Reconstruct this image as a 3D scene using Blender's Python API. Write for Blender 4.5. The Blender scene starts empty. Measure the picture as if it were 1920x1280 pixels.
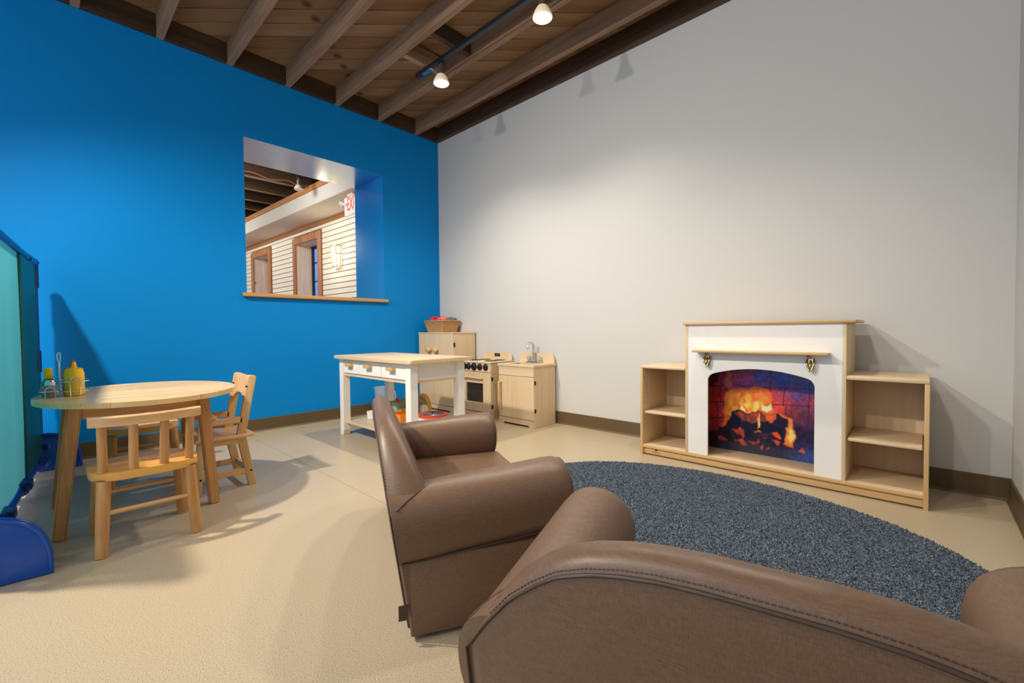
import bpy, bmesh, math, random
import numpy as np
from mathutils import Vector, Matrix
random.seed(7); RNG = np.random.default_rng(7)
scene = bpy.context.scene
COL = scene.collection
PI = math.pi
R = math.radians

# ------------------------------------------------------------------ camera
cam_data = bpy.data.cameras.new('camera'); cam = bpy.data.objects.new('camera', cam_data); COL.objects.link(cam)
YAW, PITCH, ROLL, FPX = .756, -.0252, -.009, 822.69
_f = Vector((-math.sin(YAW)*math.cos(PITCH), math.cos(YAW)*math.cos(PITCH), math.sin(PITCH)))
_r = Vector((math.cos(YAW), math.sin(YAW), 0)); _u = _r.cross(_f)
_r2 = math.cos(ROLL)*_r + math.sin(ROLL)*_u; _u2 = -math.sin(ROLL)*_r + math.cos(ROLL)*_u
_m = Matrix((_r2, _u2, -_f)).transposed().to_4x4(); _m.translation = Vector((3.774, -2.887, .769))
cam.matrix_world = _m
cam_data.sensor_width = 36; cam_data.lens = 36*FPX/1920; cam_data.clip_start = .02
scene.camera = cam
# ------------------------------------------------------------------ world, lights, exposure
world = bpy.data.worlds.new('world'); scene.world = world; world.use_nodes = True
bg = world.node_tree.nodes['Background']; bg.inputs[0].default_value = (.74, .86, 1.0, 1); bg.inputs[1].default_value = 1.3
scene.view_settings.view_transform = 'Standard'; scene.view_settings.look = 'None'
scene.view_settings.exposure = 0.27; scene.view_settings.gamma = 1.0
try: scene.view_settings.use_curve_mapping = False
except Exception: pass
scene.cycles.max_bounces = 8; scene.cycles.diffuse_bounces = 5; scene.cycles.caustics_reflective = False; scene.cycles.caustics_refractive = False
WARM = (1.0, .91, .78)
def spot(name, loc, aim, watts, cone=120, blend=.9, radius=.05, col=WARM):
    l = bpy.data.lights.new(name, 'SPOT'); l.energy = watts; l.color = col; l.spot_size = R(cone); l.spot_blend = blend; l.shadow_soft_size = radius
    o = bpy.data.objects.new(name, l); COL.objects.link(o); o.location = loc
    o.rotation_euler = (Vector(aim)-Vector(loc)).to_track_quat('-Z', 'Y').to_euler(); return o
# lamps of the second ceiling track, behind the photographer (the ones in view carry their light themselves)
spot('track_spot_light', (1.30, -3.58, 2.54), (1.3, -2.0, 0), 270)
spot('track_spot_light', (2.05, -3.68, 2.54), (2.3, -.2, 1.0), 80, 110, col=(1, .94, .85))
spot('track_spot_light', (3.05, -3.70, 2.54), (3.1, -.2, 1.0), 62, 110, col=(1, .94, .85))
spot('track_spot_light', (3.12, -.88, 2.57), (3.2, -1.4, 0), 45)

# ------------------------------------------------------------------ material helpers
def lin(c):
    return tuple(((v/255)/12.92 if v/255 <= .04045 else ((v/255+.055)/1.055)**2.4) for v in c[:3]) + (1,)
def base_mat(name, col, rough=.5, metal=0, spec=.5):
    m = bpy.data.materials.new(name); m.use_nodes = True
    b = m.node_tree.nodes['Principled BSDF']
    b.inputs['Base Color'].default_value = lin(col); b.inputs['Roughness'].default_value = rough
    b.inputs['Metallic'].default_value = metal; b.inputs['Specular IOR Level'].default_value = spec
    return m, m.node_tree, b
def mat(name, col, rough=.5, metal=0, spec=.5, var=.06, scale=8, bump=0, bscale=200, stretch=(1, 1, 1), detail=4):
    m, nt, b = base_mat(name, col, rough, metal, spec); N = nt.nodes; L = nt.links
    tc = N.new('ShaderNodeTexCoord'); mp = N.new('ShaderNodeMapping'); mp.inputs['Scale'].default_value = stretch
    L.new(tc.outputs['Object'], mp.inputs['Vector'])
    n = N.new('ShaderNodeTexNoise'); n.inputs['Scale'].default_value = scale; n.inputs['Detail'].default_value = detail
    L.new(mp.outputs[0], n.inputs['Vector'])
    r = N.new('ShaderNodeValToRGB'); c = lin(col)
    r.color_ramp.elements[0].position = .3; r.color_ramp.elements[1].position = .7
    r.color_ramp.elements[0].color = tuple(max(0, v*(1-var)) for v in c[:3])+(1,)
    r.color_ramp.elements[1].color = tuple(min(1, v*(1+var)) for v in c[:3])+(1,)
    L.new(n.outputs['Fac'], r.inputs[0]); L.new(r.outputs[0], b.inputs['Base Color'])
    if bump:
        n2 = N.new('ShaderNodeTexNoise'); n2.inputs['Scale'].default_value = bscale; n2.inputs['Detail'].default_value = 3
        L.new(mp.outputs[0], n2.inputs['Vector'])
        bp = N.new('ShaderNodeBump'); bp.inputs['Strength'].default_value = bump; bp.inputs['Distance'].default_value = .002
        L.new(n2.outputs['Fac'], bp.inputs['Height']); L.new(bp.outputs[0], b.inputs['Normal'])
    return m
def wood(name, c1, c2, axis='x', rough=.42, fine=55, spec=.4, knots=0):
    m, nt, b = base_mat(name, c1, rough, 0, spec); N = nt.nodes; L = nt.links
    tc = N.new('ShaderNodeTexCoord'); mp = N.new('ShaderNodeMapping')
    s = {'x': (2.2, fine, fine), 'y': (fine, 2.2, fine), 'z': (fine, fine, 2.2)}[axis]; mp.inputs['Scale'].default_value = s
    L.new(tc.outputs['Object'], mp.inputs['Vector'])
    n = N.new('ShaderNodeTexNoise'); n.inputs['Scale'].default_value = 1; n.inputs['Detail'].default_value = 5; n.inputs['Distortion'].default_value = .6
    L.new(mp.outputs[0], n.inputs['Vector'])
    mp2 = N.new('ShaderNodeMapping'); mp2.inputs['Scale'].default_value = tuple(v*.16 for v in s); L.new(tc.outputs['Object'], mp2.inputs['Vector'])
    n2 = N.new('ShaderNodeTexNoise'); n2.inputs['Scale'].default_value = 1; n2.inputs['Detail'].default_value = 3; L.new(mp2.outputs[0], n2.inputs['Vector'])
    ad = N.new('ShaderNodeMath'); ad.operation = 'ADD'; L.new(n.outputs['Fac'], ad.inputs[0]); L.new(n2.outputs['Fac'], ad.inputs[1])
    mu = N.new('ShaderNodeMath'); mu.operation = 'MULTIPLY'; mu.inputs[1].default_value = .5; L.new(ad.outputs[0], mu.inputs[0])
    r = N.new('ShaderNodeValToRGB'); r.color_ramp.elements[0].position = .36; r.color_ramp.elements[1].position = .64
    r.color_ramp.elements[0].color = lin(c2); r.color_ramp.elements[1].color = lin(c1)
    L.new(mu.outputs[0], r.inputs[0]); out = r.outputs[0]
    if knots:
        v = N.new('ShaderNodeTexVoronoi'); v.inputs['Scale'].default_value = knots; L.new(tc.outputs['Object'], v.inputs['Vector'])
        kr = N.new('ShaderNodeValToRGB'); kr.color_ramp.elements[0].position = .05; kr.color_ramp.elements[1].position = .13
        kr.color_ramp.elements[0].color = (.25, .12, .05, 1); kr.color_ramp.elements[1].color = (1, 1, 1, 1)
        L.new(v.outputs['Distance'], kr.inputs[0])
        mx = N.new('ShaderNodeMix'); mx.data_type = 'RGBA'; mx.blend_type = 'MULTIPLY'; mx.inputs[0].default_value = .85
        L.new(out, mx.inputs[6]); L.new(kr.outputs[0], mx.inputs[7]); out = mx.outputs[2]
    L.new(out, b.inputs['Base Color'])
    bp = N.new('ShaderNodeBump'); bp.inputs['Strength'].default_value = .08; bp.inputs['Distance'].default_value = .001
    L.new(n.outputs['Fac'], bp.inputs['Height']); L.new(bp.outputs[0], b.inputs['Normal'])
    return m
def glass_mat(name, tint=(240, 245, 248), alpha=.18, rough=.05):
    m = bpy.data.materials.new(name); m.use_nodes = True; nt = m.node_tree; N = nt.nodes; N.clear()
    o = N.new('ShaderNodeOutputMaterial'); t = N.new('ShaderNodeBsdfTransparent'); t.inputs[0].default_value = lin(tint)
    g = N.new('ShaderNodeBsdfPrincipled'); g.inputs['Base Color'].default_value = lin(tint); g.inputs['Roughness'].default_value = rough
    mx = N.new('ShaderNodeMixShader'); mx.inputs[0].default_value = alpha
    nt.links.new(t.outputs[0], mx.inputs[1]); nt.links.new(g.outputs[0], mx.inputs[2]); nt.links.new(mx.outputs[0], o.inputs[0]); return m
def emit_mat(name, col, strength):
    m, nt, b = base_mat(name, col, .4); b.inputs['Emission Color'].default_value = lin(col); b.inputs['Emission Strength'].default_value = strength; return m

MT = {}
MT['blue'] = mat('blue_wall_paint', (0, 130, 206), .5, spec=.18, var=.03, scale=1.2, bump=.05, bscale=350)
MT['white_wall'] = mat('pale_grey_wall_paint', (198, 197, 194), .6, spec=.25, var=.015, scale=.8, bump=.06, bscale=300)
MT['baseboard'] = mat('brown_rubber_baseboard', (92, 74, 48), .45, var=.05, scale=5)
MT['white_paint'] = mat('white_lacquer', (238, 236, 230), .35, var=.02, scale=4)
MT['plaster'] = mat('off_white_plaster', (222, 216, 206), .7, var=.02, scale=2)
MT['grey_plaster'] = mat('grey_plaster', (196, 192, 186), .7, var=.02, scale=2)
MT['timber'] = wood('brown_painted_timber', (162, 130, 104), (124, 94, 72), 'x', .6, 30)
MT['timber_y'] = wood('brown_painted_timber_cross', (162, 130, 104), (124, 94, 72), 'y', .6, 30)
MT['timber_dark'] = wood('dark_painted_timber', (92, 66, 50), (64, 45, 34), 'x', .5, 30)
MT['timber_dark_y'] = wood('dark_painted_timber_cross', (84, 62, 42), (52, 36, 22), 'y', .6, 30)
MT['maple'] = wood('birch_ply', (220, 196, 160), (210, 183, 144), 'z', .4, 60)
MT['maple_x'] = wood('birch_ply_lengthwise', (222, 198, 162), (212, 185, 146), 'x', .4, 60)
MT['maple_edge'] = wood('birch_edge', (216, 182, 132), (198, 160, 108), 'x', .4, 80)
MT['maple_edge_z'] = wood('birch_edge_upright', (216, 182, 132), (198, 160, 108), 'z', .4, 80)
MT['rubberwood'] = wood('rubberwood_turned', (206, 158, 102), (170, 118, 68), 'z', .35, 45)
MT['rubberwood_y'] = wood('rubberwood_rail', (218, 178, 126), (190, 142, 90), 'y', .35, 45)
MT['seat_gold'] = wood('golden_seat_wood', (232, 178, 92), (206, 146, 66), 'y', .3, 30)
MT['beech'] = wood('pale_beech', (226, 188, 138), (198, 154, 104), 'z', .4, 45)
MT['beech_y'] = wood('pale_beech_flat', (226, 188, 138), (198, 154, 104), 'y', .4, 45)
MT['oak_sill'] = wood('oak_sill', (206, 156, 102), (176, 126, 76), 'y', .4, 50)
MT['pine_trim'] = wood('pine_trim', (190, 132, 84), (150, 96, 56), 'x', .5, 30, knots=5)
MT['pine_trim_z'] = wood('pine_casing', (190, 132, 84), (150, 96, 56), 'z', .5, 30, knots=5)
MT['pine_reveal'] = wood('pale_pine_reveal', (250, 226, 198), (234, 198, 160), 'z', .5, 25, knots=4)
MT['slat'] = mat('cream_slat_board', (232, 228, 216), .6, var=.03, scale=3)
MT['slat_gap'] = mat('brown_slat_groove', (150, 98, 62), .8)
MT['chrome'] = mat('chrome', (222, 224, 228), .14, 1.0, var=.02)
MT['brass'] = mat('antique_brass', (196, 176, 128), .2, 1.0, var=.1, scale=40)
MT['black_metal'] = mat('black_metal', (26, 28, 34), .35, var=.1, spec=.6)
MT['black'] = mat('black_plastic', (24, 23, 22), .35, var=.1)
MT['screw'] = mat('dark_screw', (40, 32, 26), .4, .6)
MT['blue_plastic'] = mat('blue_plastic', (0, 74, 168), .3, var=.05, scale=3, spec=.5)
MT['navy_plastic'] = mat('navy_plastic', (2, 46, 128), .35, var=.06, scale=4)
MT['yellow'] = mat('yellow_plastic', (244, 196, 8), .35, var=.03)
MT['red'] = mat('red_plastic', (206, 36, 30), .35, var=.05)
MT['teal'] = mat('teal_plastic', (20, 140, 118), .35, var=.05)
MT['sage'] = mat('sage_green_toy', (138, 172, 136), .6, var=.05)
MT['orange'] = mat('orange_plastic', (240, 140, 20), .45, var=.05)
MT['terracotta'] = mat('terracotta_toy', (190, 84, 52), .6, var=.06)
MT['cream_toy'] = mat('cream_toy', (232, 224, 210), .6, var=.03)
MT['red_orange'] = mat('red_rim_plastic', (226, 62, 30), .35, var=.04)
MT['white_plastic'] = mat('white_plastic', (240, 238, 234), .4, var=.02)
MT['wicker'] = mat('wicker', (176, 138, 92), .7, var=.3, scale=60, bump=.6, bscale=120, stretch=(1, 1, 3))
MT['clear'] = glass_mat('clear_plastic', (225, 232, 238), .28)
MT['pane'] = glass_mat('window_glass', (168, 196, 230), .10, .02)
MT['oven_glass'] = glass_mat('smoked_oven_glass', (150, 140, 130), .12, .03)
MT['mustard_paint'] = mat('mustard_toy', (214, 164, 70), .6, var=.05)
MT['grey_toy'] = mat('grey_green_toy', (150, 154, 138), .6, var=.05)
MT['piping'] = mat('brown_piping', (70, 52, 40), .5, var=.1, scale=60)
MT['dark_plate'] = mat('grey_base_plate', (84, 86, 96), .5)
MT['cloth_red'] = mat('red_cloth', (206, 30, 58), .8, var=.12, scale=30)
MT['cloth_pink'] = mat('coral_cloth', (226, 110, 96), .8, var=.12, scale=30)
MT['cloth_grey'] = mat('grey_cloth', (92, 108, 106), .8, var=.2, scale=30)
MT['lens_on'] = emit_mat('lit_bulb_face', (255, 240, 214), 9)
MT['bulb_glass'] = mat('silvered_bulb', (228, 222, 208), .25, .35, var=.06)
MT['socket'] = mat('bronze_grey_socket', (104, 94, 80), .35, .5, var=.05)
MT['bulb_lit'] = emit_mat('glowing_ribbed_bulb', (240, 224, 190), .25)

def floor_material():
    m, nt, b = base_mat('beige_speckled_vinyl', (206, 184, 146), .33, 0, .45); N = nt.nodes; L = nt.links
    tc = N.new('ShaderNodeTexCoord')
    n = N.new('ShaderNodeTexNoise'); n.inputs['Scale'].default_value = 330; n.inputs['Detail'].default_value = 2; L.new(tc.outputs['Object'], n.inputs['Vector'])
    r = N.new('ShaderNodeValToRGB'); e = r.color_ramp.elements
    e[0].position = .30; e[0].color = lin((134, 115, 88)); e[1].position = .44; e[1].color = lin((181, 165, 137))
    e2 = e.new(.60); e2.color = lin((184, 168, 140)); e3 = e.new(.72); e3.color = lin((204, 193, 172))
    L.new(n.outputs['Fac'], r.inputs[0]); L.new(r.outputs[0], b.inputs['Base Color'])
    bp = N.new('ShaderNodeBump'); bp.inputs['Strength'].default_value = .006; bp.inputs['Distance'].default_value = .0002
    L.new(n.outputs['Fac'], bp.inputs['Height']); L.new(bp.outputs[0], b.inputs['Normal']); return m
MT['floor'] = floor_material()
def leather():
    m, nt, b = base_mat('brown_linen_grain_vinyl', (112, 88, 70), .42, 0, .5); N = nt.nodes; L = nt.links
    tc = N.new('ShaderNodeTexCoord'); outs = []
    for s in ((60, 60, 700), (700, 700, 60)):
        mp = N.new('ShaderNodeMapping'); mp.inputs['Scale'].default_value = s; L.new(tc.outputs['Object'], mp.inputs['Vector'])
        n = N.new('ShaderNodeTexNoise'); n.inputs['Scale'].default_value = 1; n.inputs['Detail'].default_value = 2; L.new(mp.outputs[0], n.inputs['Vector']); outs.append(n.outputs['Fac'])
    a = N.new('ShaderNodeMath'); a.operation = 'ADD'; L.new(outs[0], a.inputs[0]); L.new(outs[1], a.inputs[1])
    h = N.new('ShaderNodeMath'); h.operation = 'MULTIPLY'; h.inputs[1].default_value = .5; L.new(a.outputs[0], h.inputs[0])
    r = N.new('ShaderNodeValToRGB'); r.color_ramp.elements[0].position = .33; r.color_ramp.elements[1].position = .66
    r.color_ramp.elements[0].color = lin((97, 72, 55)); r.color_ramp.elements[1].color = lin((119, 91, 70))
    L.new(h.outputs[0], r.inputs[0]); L.new(r.outputs[0], b.inputs['Base Color'])
    bp = N.new('ShaderNodeBump'); bp.inputs['Strength'].default_value = .18; bp.inputs['Distance'].default_value = .0008
    L.new(h.outputs[0], bp.inputs['Height']); L.new(bp.outputs[0], b.inputs['Normal']); return m
MT['leather'] = leather()
def rug_material():
    m, nt, b = base_mat('charcoal_blue_pile', (70, 78, 90), .95, 0, .1); N = nt.nodes; L = nt.links
    tc = N.new('ShaderNodeTexCoord')
    n = N.new('ShaderNodeTexNoise'); n.inputs['Scale'].default_value = 170; n.inputs['Detail'].default_value = 3; L.new(tc.outputs['Object'], n.inputs['Vector'])
    r = N.new('ShaderNodeValToRGB'); e = r.color_ramp.elements; e[0].position = .34; e[0].color = lin((24, 31, 42)); e[1].position = .68; e[1].color = lin((134, 146, 160))
    L.new(n.outputs['Fac'], r.inputs[0]); L.new(r.outputs[0], b.inputs['Base Color']); return m
MT['rug'] = rug_material()
def table_top_material():
    m, nt, b = base_mat('glued_stave_top', (232, 200, 140), .3, 0, .45); N = nt.nodes; L = nt.links
    tc = N.new('ShaderNodeTexCoord'); mp = N.new('ShaderNodeMapping'); mp.inputs['Rotation'].default_value = (0, 0, R(90)); L.new(tc.outputs['Object'], mp.inputs['Vector'])
    k = N.new('ShaderNodeTexBrick'); k.inputs['Scale'].default_value = 1; k.inputs['Brick Width'].default_value = .3; k.inputs['Row Height'].default_value = .055; k.inputs['Mortar Size'].default_value = .0004
    k.inputs['Color1'].default_value = lin((236, 204, 146)); k.inputs['Color2'].default_value = lin((216, 180, 118)); k.inputs['Mortar'].default_value = lin((190, 150, 92))
    L.new(mp.outputs[0], k.inputs['Vector'])
    mp2 = N.new('ShaderNodeMapping'); mp2.inputs['Scale'].default_value = (40, 2, 40); L.new(tc.outputs['Object'], mp2.inputs['Vector'])
    n = N.new('ShaderNodeTexNoise'); n.inputs['Scale'].default_value = 1; n.inputs['Detail'].default_value = 4; L.new(mp2.outputs[0], n.inputs['Vector'])
    r = N.new('ShaderNodeValToRGB'); r.color_ramp.elements[0].color = (.82, .78, .72, 1); r.color_ramp.elements[1].color = (1.05, 1.05, 1.05, 1); L.new(n.outputs['Fac'], r.inputs[0])
    mx = N.new('ShaderNodeMix'); mx.data_type = 'RGBA'; mx.blend_type = 'MULTIPLY'; mx.inputs[0].default_value = .7
    L.new(k.outputs['Color'], mx.inputs[6]); L.new(r.outputs[0], mx.inputs[7]); L.new(mx.outputs[2], b.inputs['Base Color']); return m
MT['stave'] = table_top_material()
def gloss_blue():
    m, nt, b = base_mat('gloss_blue_reveal_paint', (0, 150, 240), .2, 0, .9)
    b.inputs['IOR'].default_value = 2.0; b.inputs['Coat Weight'].default_value = .3; b.inputs['Coat Roughness'].default_value = .12; return m
MT['gloss_blue'] = gloss_blue()
MT['soffit_blue'] = gloss_blue(); MT['soffit_blue'].name = 'gloss_blue_soffit_paint'; MT['soffit_blue'].node_tree.nodes['Principled BSDF'].inputs['IOR'].default_value = 3.0
MT['gloss_blue'].node_tree.nodes['Principled BSDF'].inputs['IOR'].default_value = 1.55
def shaded_sheet_mat():
    m, nt, b = base_mat('shaded_green_vinyl_sheet', (0, 88, 68), .35, 0, .6); return m
MT['shaded_sheet'] = shaded_sheet_mat()  # darker green with the sheet's shade put into the colour

# ------------------------------------------------------------------ mesh helpers
OFF = {}
def link(name, bm, m, parent=None, smooth=None, local=False):
    me = bpy.data.meshes.new(name)
    off = OFF.get(parent, Vector((0, 0, 0))) if parent else Vector((0, 0, 0))
    if parent and not local and off.length: bmesh.ops.translate(bm, verts=bm.verts, vec=-off)
    bmesh.ops.recalc_face_normals(bm, faces=bm.faces)
    bm.to_mesh(me); bm.free()
    if smooth is not None:
        for p in me.polygons: p.use_smooth = True
        me.set_sharp_from_angle(angle=R(smooth))
    me.materials.append(MT[m] if isinstance(m, str) else m)
    o = bpy.data.objects.new(name, me); COL.objects.link(o)
    if parent: o.parent = parent; OFF[o] = off
    return o
def tag(o, label, cat, group=None):
    o['label'] = label; o['category'] = cat
    if group: o['group'] = group
    return o
def thing(name, label, cat, loc=(0, 0, 0), rotz=0, group=None):
    o = bpy.data.objects.new(name, None); COL.objects.link(o); o.empty_display_size = .05
    o.location = loc; o.rotation_euler = (0, 0, rotz); OFF[o] = Vector(loc); tag(o, label, cat, group); return o
def struct(o): o['kind'] = 'structure'; return o
def copy_tree(o, parent=None):
    c = o.copy(); COL.objects.link(c); c.parent = parent
    for ch in list(o.children): copy_tree(ch, c)
    return c
def merge(bm, other):
    me = bpy.data.meshes.new('tmp'); other.to_mesh(me); other.free(); bm.from_mesh(me); bpy.data.meshes.remove(me)
def box(bm, x0, x1, y0, y1, z0, z1, bev=0, seg=1):
    t = bmesh.new(); x0, x1 = sorted((x0, x1)); y0, y1 = sorted((y0, y1)); z0, z1 = sorted((z0, z1))
    v = [t.verts.new((x, y, z)) for z in (z0, z1) for y in (y0, y1) for x in (x0, x1)]
    for f in ((0, 2, 3, 1), (4, 5, 7, 6), (0, 1, 5, 4), (2, 6, 7, 3), (0, 4, 6, 2), (1, 3, 7, 5)): t.faces.new([v[i] for i in f])
    if bev: bmesh.ops.bevel(t, geom=t.edges[:], offset=bev, segments=seg, affect='EDGES', profile=.5)
    merge(bm, t); return bm
def B(*a, **k): return box(bmesh.new(), *a, **k)
def ring_frame(d):
    d = d.normalized(); a = Vector((0, 0, 1)) if abs(d.z) < .9 else Vector((1, 0, 0)); u = d.cross(a).normalized(); return u, d.cross(u).normalized()
def cyl(bm, p0, p1, r0, r1=None, seg=16):
    r1 = r0 if r1 is None else r1; p0 = Vector(p0); p1 = Vector(p1); u, w = ring_frame(p1-p0); rings = []
    for p, r in ((p0, r0), (p1, r1)): rings.append([bm.verts.new(p+(u*math.cos(2*PI*i/seg)+w*math.sin(2*PI*i/seg))*r) for i in range(seg)])
    for i in range(seg): bm.faces.new((rings[0][i], rings[0][(i+1) % seg], rings[1][(i+1) % seg], rings[1][i]))
    bm.faces.new(rings[0][::-1]); bm.faces.new(rings[1]); return bm
def tube(bm, pts, r, seg=8, closed=False):
    pts = [Vector(p) for p in pts]; n = len(pts); rings = []; u = None
    for i, p in enumerate(pts):
        a = pts[(i-1) % n] if (closed or i > 0) else p; b = pts[(i+1) % n] if (closed or i < n-1) else p
        d = (b-a).normalized()
        if u is None: u, w = ring_frame(d)
        else: u = (u-d*u.dot(d)).normalized(); w = d.cross(u)
        rr = r[i] if isinstance(r, (list, tuple)) else r
        rings.append([bm.verts.new(p+(u*math.cos(2*PI*k/seg)+w*math.sin(2*PI*k/seg))*rr) for k in range(seg)])
    for i in range(n if closed else n-1):
        A, Bb = rings[i], rings[(i+1) % n]
        for k in range(seg): bm.faces.new((A[k], A[(k+1) % seg], Bb[(k+1) % seg], Bb[k]))
    if not closed: bm.faces.new(rings[0][::-1]); bm.faces.new(rings[-1])
    return bm
def lathe(bm, prof, c=(0, 0, 0), seg=28, axis=None):
    c = Vector(c); q = axis.to_track_quat('Z', 'Y') if axis else None; rings = []
    for r, z in prof:
        ring = []
        for i in range(seg):
            p = Vector((r*math.cos(2*PI*i/seg), r*math.sin(2*PI*i/seg), z))
            if q: p = q @ p
            ring.append(bm.verts.new(c+p))
        rings.append(ring)
    for a, b in zip(rings, rings[1:]):
        for i in range(seg): bm.faces.new((a[i], a[(i+1) % seg], b[(i+1) % seg], b[i]))
    if prof[0][0] > 1e-5: bm.faces.new(rings[0][::-1])
    if prof[-1][0] > 1e-5: bm.faces.new(rings[-1])
    return bm
def prism(bm, pts, axis, a0, a1, bev=0, seg=1):
    """polygon given in the two remaining axes (x,y,z order), extruded along axis"""
    t = bmesh.new()
    def P3(p, a): return {'x': (a, p[0], p[1]), 'y': (p[0], a, p[1]), 'z': (p[0], p[1], a)}[axis]
    A = [t.verts.new(P3(p, a0)) for p in pts]; Bv = [t.verts.new(P3(p, a1)) for p in pts]; n = len(pts)
    fa = t.faces.new(A); fb = t.faces.new(Bv[::-1])
    for i in range(n): t.faces.new((A[i], A[(i+1) % n], Bv[(i+1) % n], Bv[i]))
    if bev:
        es = list(fa.edges)+list(fb.edges); bmesh.ops.bevel(t, geom=es, offset=bev, segments=seg, affect='EDGES', profile=.5)
    merge(bm, t); return bm
def loft(bm, secs, cap=True):
    rows = [[bm.verts.new(p) for p in s] for s in secs]; n = len(secs[0])
    for a, b in zip(rows, rows[1:]):
        for i in range(n): bm.faces.new((a[i], a[(i+1) % n], b[(i+1) % n], b[i]))
    if cap: bm.faces.new(rows[0][::-1]); bm.faces.new(rows[-1])
    return bm
def arc(cx, cy, rx, ry, a0, a1, n=12): return [(cx+rx*math.cos(R(a0+(a1-a0)*i/n)), cy+ry*math.sin(R(a0+(a1-a0)*i/n))) for i in range(n+1)]
def rrect(x0, x1, y0, y1, r, n=5):
    return arc(x1-r, y1-r, r, r, 0, 90, n)+arc(x0+r, y1-r, r, r, 90, 180, n)+arc(x0+r, y0+r, r, r, 180, 270, n)+arc(x1-r, y0+r, r, r, 270, 360, n)
def text_mesh(s, size, name):
    cu = bpy.data.curves.new(name, 'FONT'); cu.body = s; cu.size = size; cu.extrude = .0015; cu.align_x = 'LEFT'; cu.resolution_u = 3
    o = bpy.data.objects.new(name, cu); me = bpy.data.meshes.new_from_object(o); bpy.data.objects.remove(o); bpy.data.curves.remove(cu); return me

# ================================================================== SETTING
W, H, DECK, YB = 4.055, 2.749, 2.887, -4.0
# floor: a slab with sheets of vinyl meeting at fine joints
fl = struct(link('floor', B(-.0, W, YB, 0, -.05, -.004), 'slat_gap'))
for y0, y1 in ((-1.868, 0), (-3.7, -1.8705), (YB, -3.7025)):
    link('vinyl_sheet', B(0, W, y0, y1, -.004, 0), 'floor', fl)
# white wall and right wall
struct(link('wall_back', B(-.02, W+.1, 0, .12, 0, DECK+.06), 'white_wall'))
struct(link('wall_right', B(W, W+.12, YB, 0, 0, DECK+.06), 'white_wall'))
struct(link('baseboard_back', prism(bmesh.new(), [(0, 0), (-.016, 0), (-.012, .006), (-.007, .012), (-.006, .098), (-.004, .1), (0, .1)], 'x', 0, W), 'baseboard'))
struct(link('baseboard_right', prism(bmesh.new(), [(W, 0), (W-.016, 0), (W-.012, .006), (W-.007, .012), (W-.006, .098), (W-.004, .1), (W, .1)], 'y', YB, -.016), 'baseboard'))
struct(link('baseboard_left', prism(bmesh.new(), [(0, 0), (.016, 0), (.012, .006), (.007, .012), (.006, .098), (.004, .1), (0, .1)], 'y', YB, -.016), 'baseboard'))
# blue wall with the deep pass-through
WY0, WY1, WZ0, WZ1, TH = -1.829, -.658, 1.076, 2.254, .55
bm = bmesh.new()
ys = [YB, WY0, WY1, .0]; zs = [0, WZ0, WZ1, H]
def quad(bm, *p): bm.faces.new([bm.verts.new(q) for q in p])
for i in range(3):
    for j in range(3):
        if i == 1 and j == 1: continue
        for x in (0, -TH): quad(bm, (x, ys[i], zs[j]), (x, ys[i+1], zs[j]), (x, ys[i+1], zs[j+1]), (x, ys[i], zs[j+1]))
quad(bm, (0, YB, H), (0, 0, H), (-TH, 0, H), (-TH, YB, H))
wl = struct(link('wall_left', bm, 'blue'))
link('wall_head', B(-TH, -.001, YB, 0, H+.001, DECK+.06), 'timber_dark_y', wl)
bm = bmesh.new(); quad(bm, (0, WY0, WZ1), (0, WY1, WZ1), (-TH, WY1, WZ1), (-TH, WY0, WZ1)); link('opening_soffit', bm, 'soffit_blue', wl)
for y in (WY0, WY1):
    bm = bmesh.new(); quad(bm, (0, y, WZ0), (0, y, WZ1), (-TH, y, WZ1), (-TH, y, WZ0)); link('opening_jamb', bm, 'gloss_blue', wl)
struct(link('trim_1', B(-TH, .03, WY0-.03, WY1+.03, WZ0-.03, WZ0, bev=.004, seg=2), 'oak_sill', smooth=40))

# ceiling: diagonal deck boards over joists
ceil_o = struct(link('ceiling', B(-.02, W+.12, YB, .12, DECK+.02, DECK+.06), 'timber_dark'))
d45 = Vector((1, 1, 0)).normalized(); n45 = Vector((1, -1, 0)).normalized(); pw = .1335
MT['deck'] = [wood('deck_board', a, b, 'x', .6, 20, knots=3) for a, b in (((152, 116, 78), (126, 93, 60)), ((142, 106, 71), (118, 84, 53)), ((160, 126, 92), (136, 104, 72)))]
k = 0
for i in range(-2, 55):
    n0 = i*pw+.004; n1 = (i+1)*pw-.002
    poly = []
    # clip strip n0<= (x-y)/sqrt2 <= n1 to the room rectangle
    rect = [(0, YB), (W, YB), (W, 0), (0, 0)]
    def clip(pts, f):
        out = []
        for a, b in zip(pts, pts[1:]+pts[:1]):
            fa, fb = f(a), f(b)
            if fa >= 0: out.append(a)
            if (fa < 0) != (fb < 0):
                t = fa/(fa-fb); out.append((a[0]+(b[0]-a[0])*t, a[1]+(b[1]-a[1])*t))
        return out
    pts = clip(rect, lambda p: (p[0]-p[1])/math.sqrt(2)-n0)
    if len(pts) >= 3: pts = clip(pts, lambda p: n1-(p[0]-p[1])/math.sqrt(2))
    if len(pts) < 3: continue
    c = sum((Vector((p[0], p[1], 0)) for p in pts), Vector())/len(pts)
    # mesh in board-local axes so that the grain runs along the board
    bmx = bmesh.new(); loc = [((Vector((p[0], p[1], 0))-c).dot(d45), (Vector((p[0], p[1], 0))-c).dot(n45)*-1) for p in pts]
    prism(bmx, loc, 'z', 0, .02+.0); o = link('plank', bmx, MT['deck'][k % 3], ceil_o); k += 1
    o.location = (c.x, c.y, DECK+random.uniform(0, .002)); o.rotation_euler = (0, 0, R(45))
jy = [-.306-.4064*i for i in range(14)]
jm = None
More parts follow.
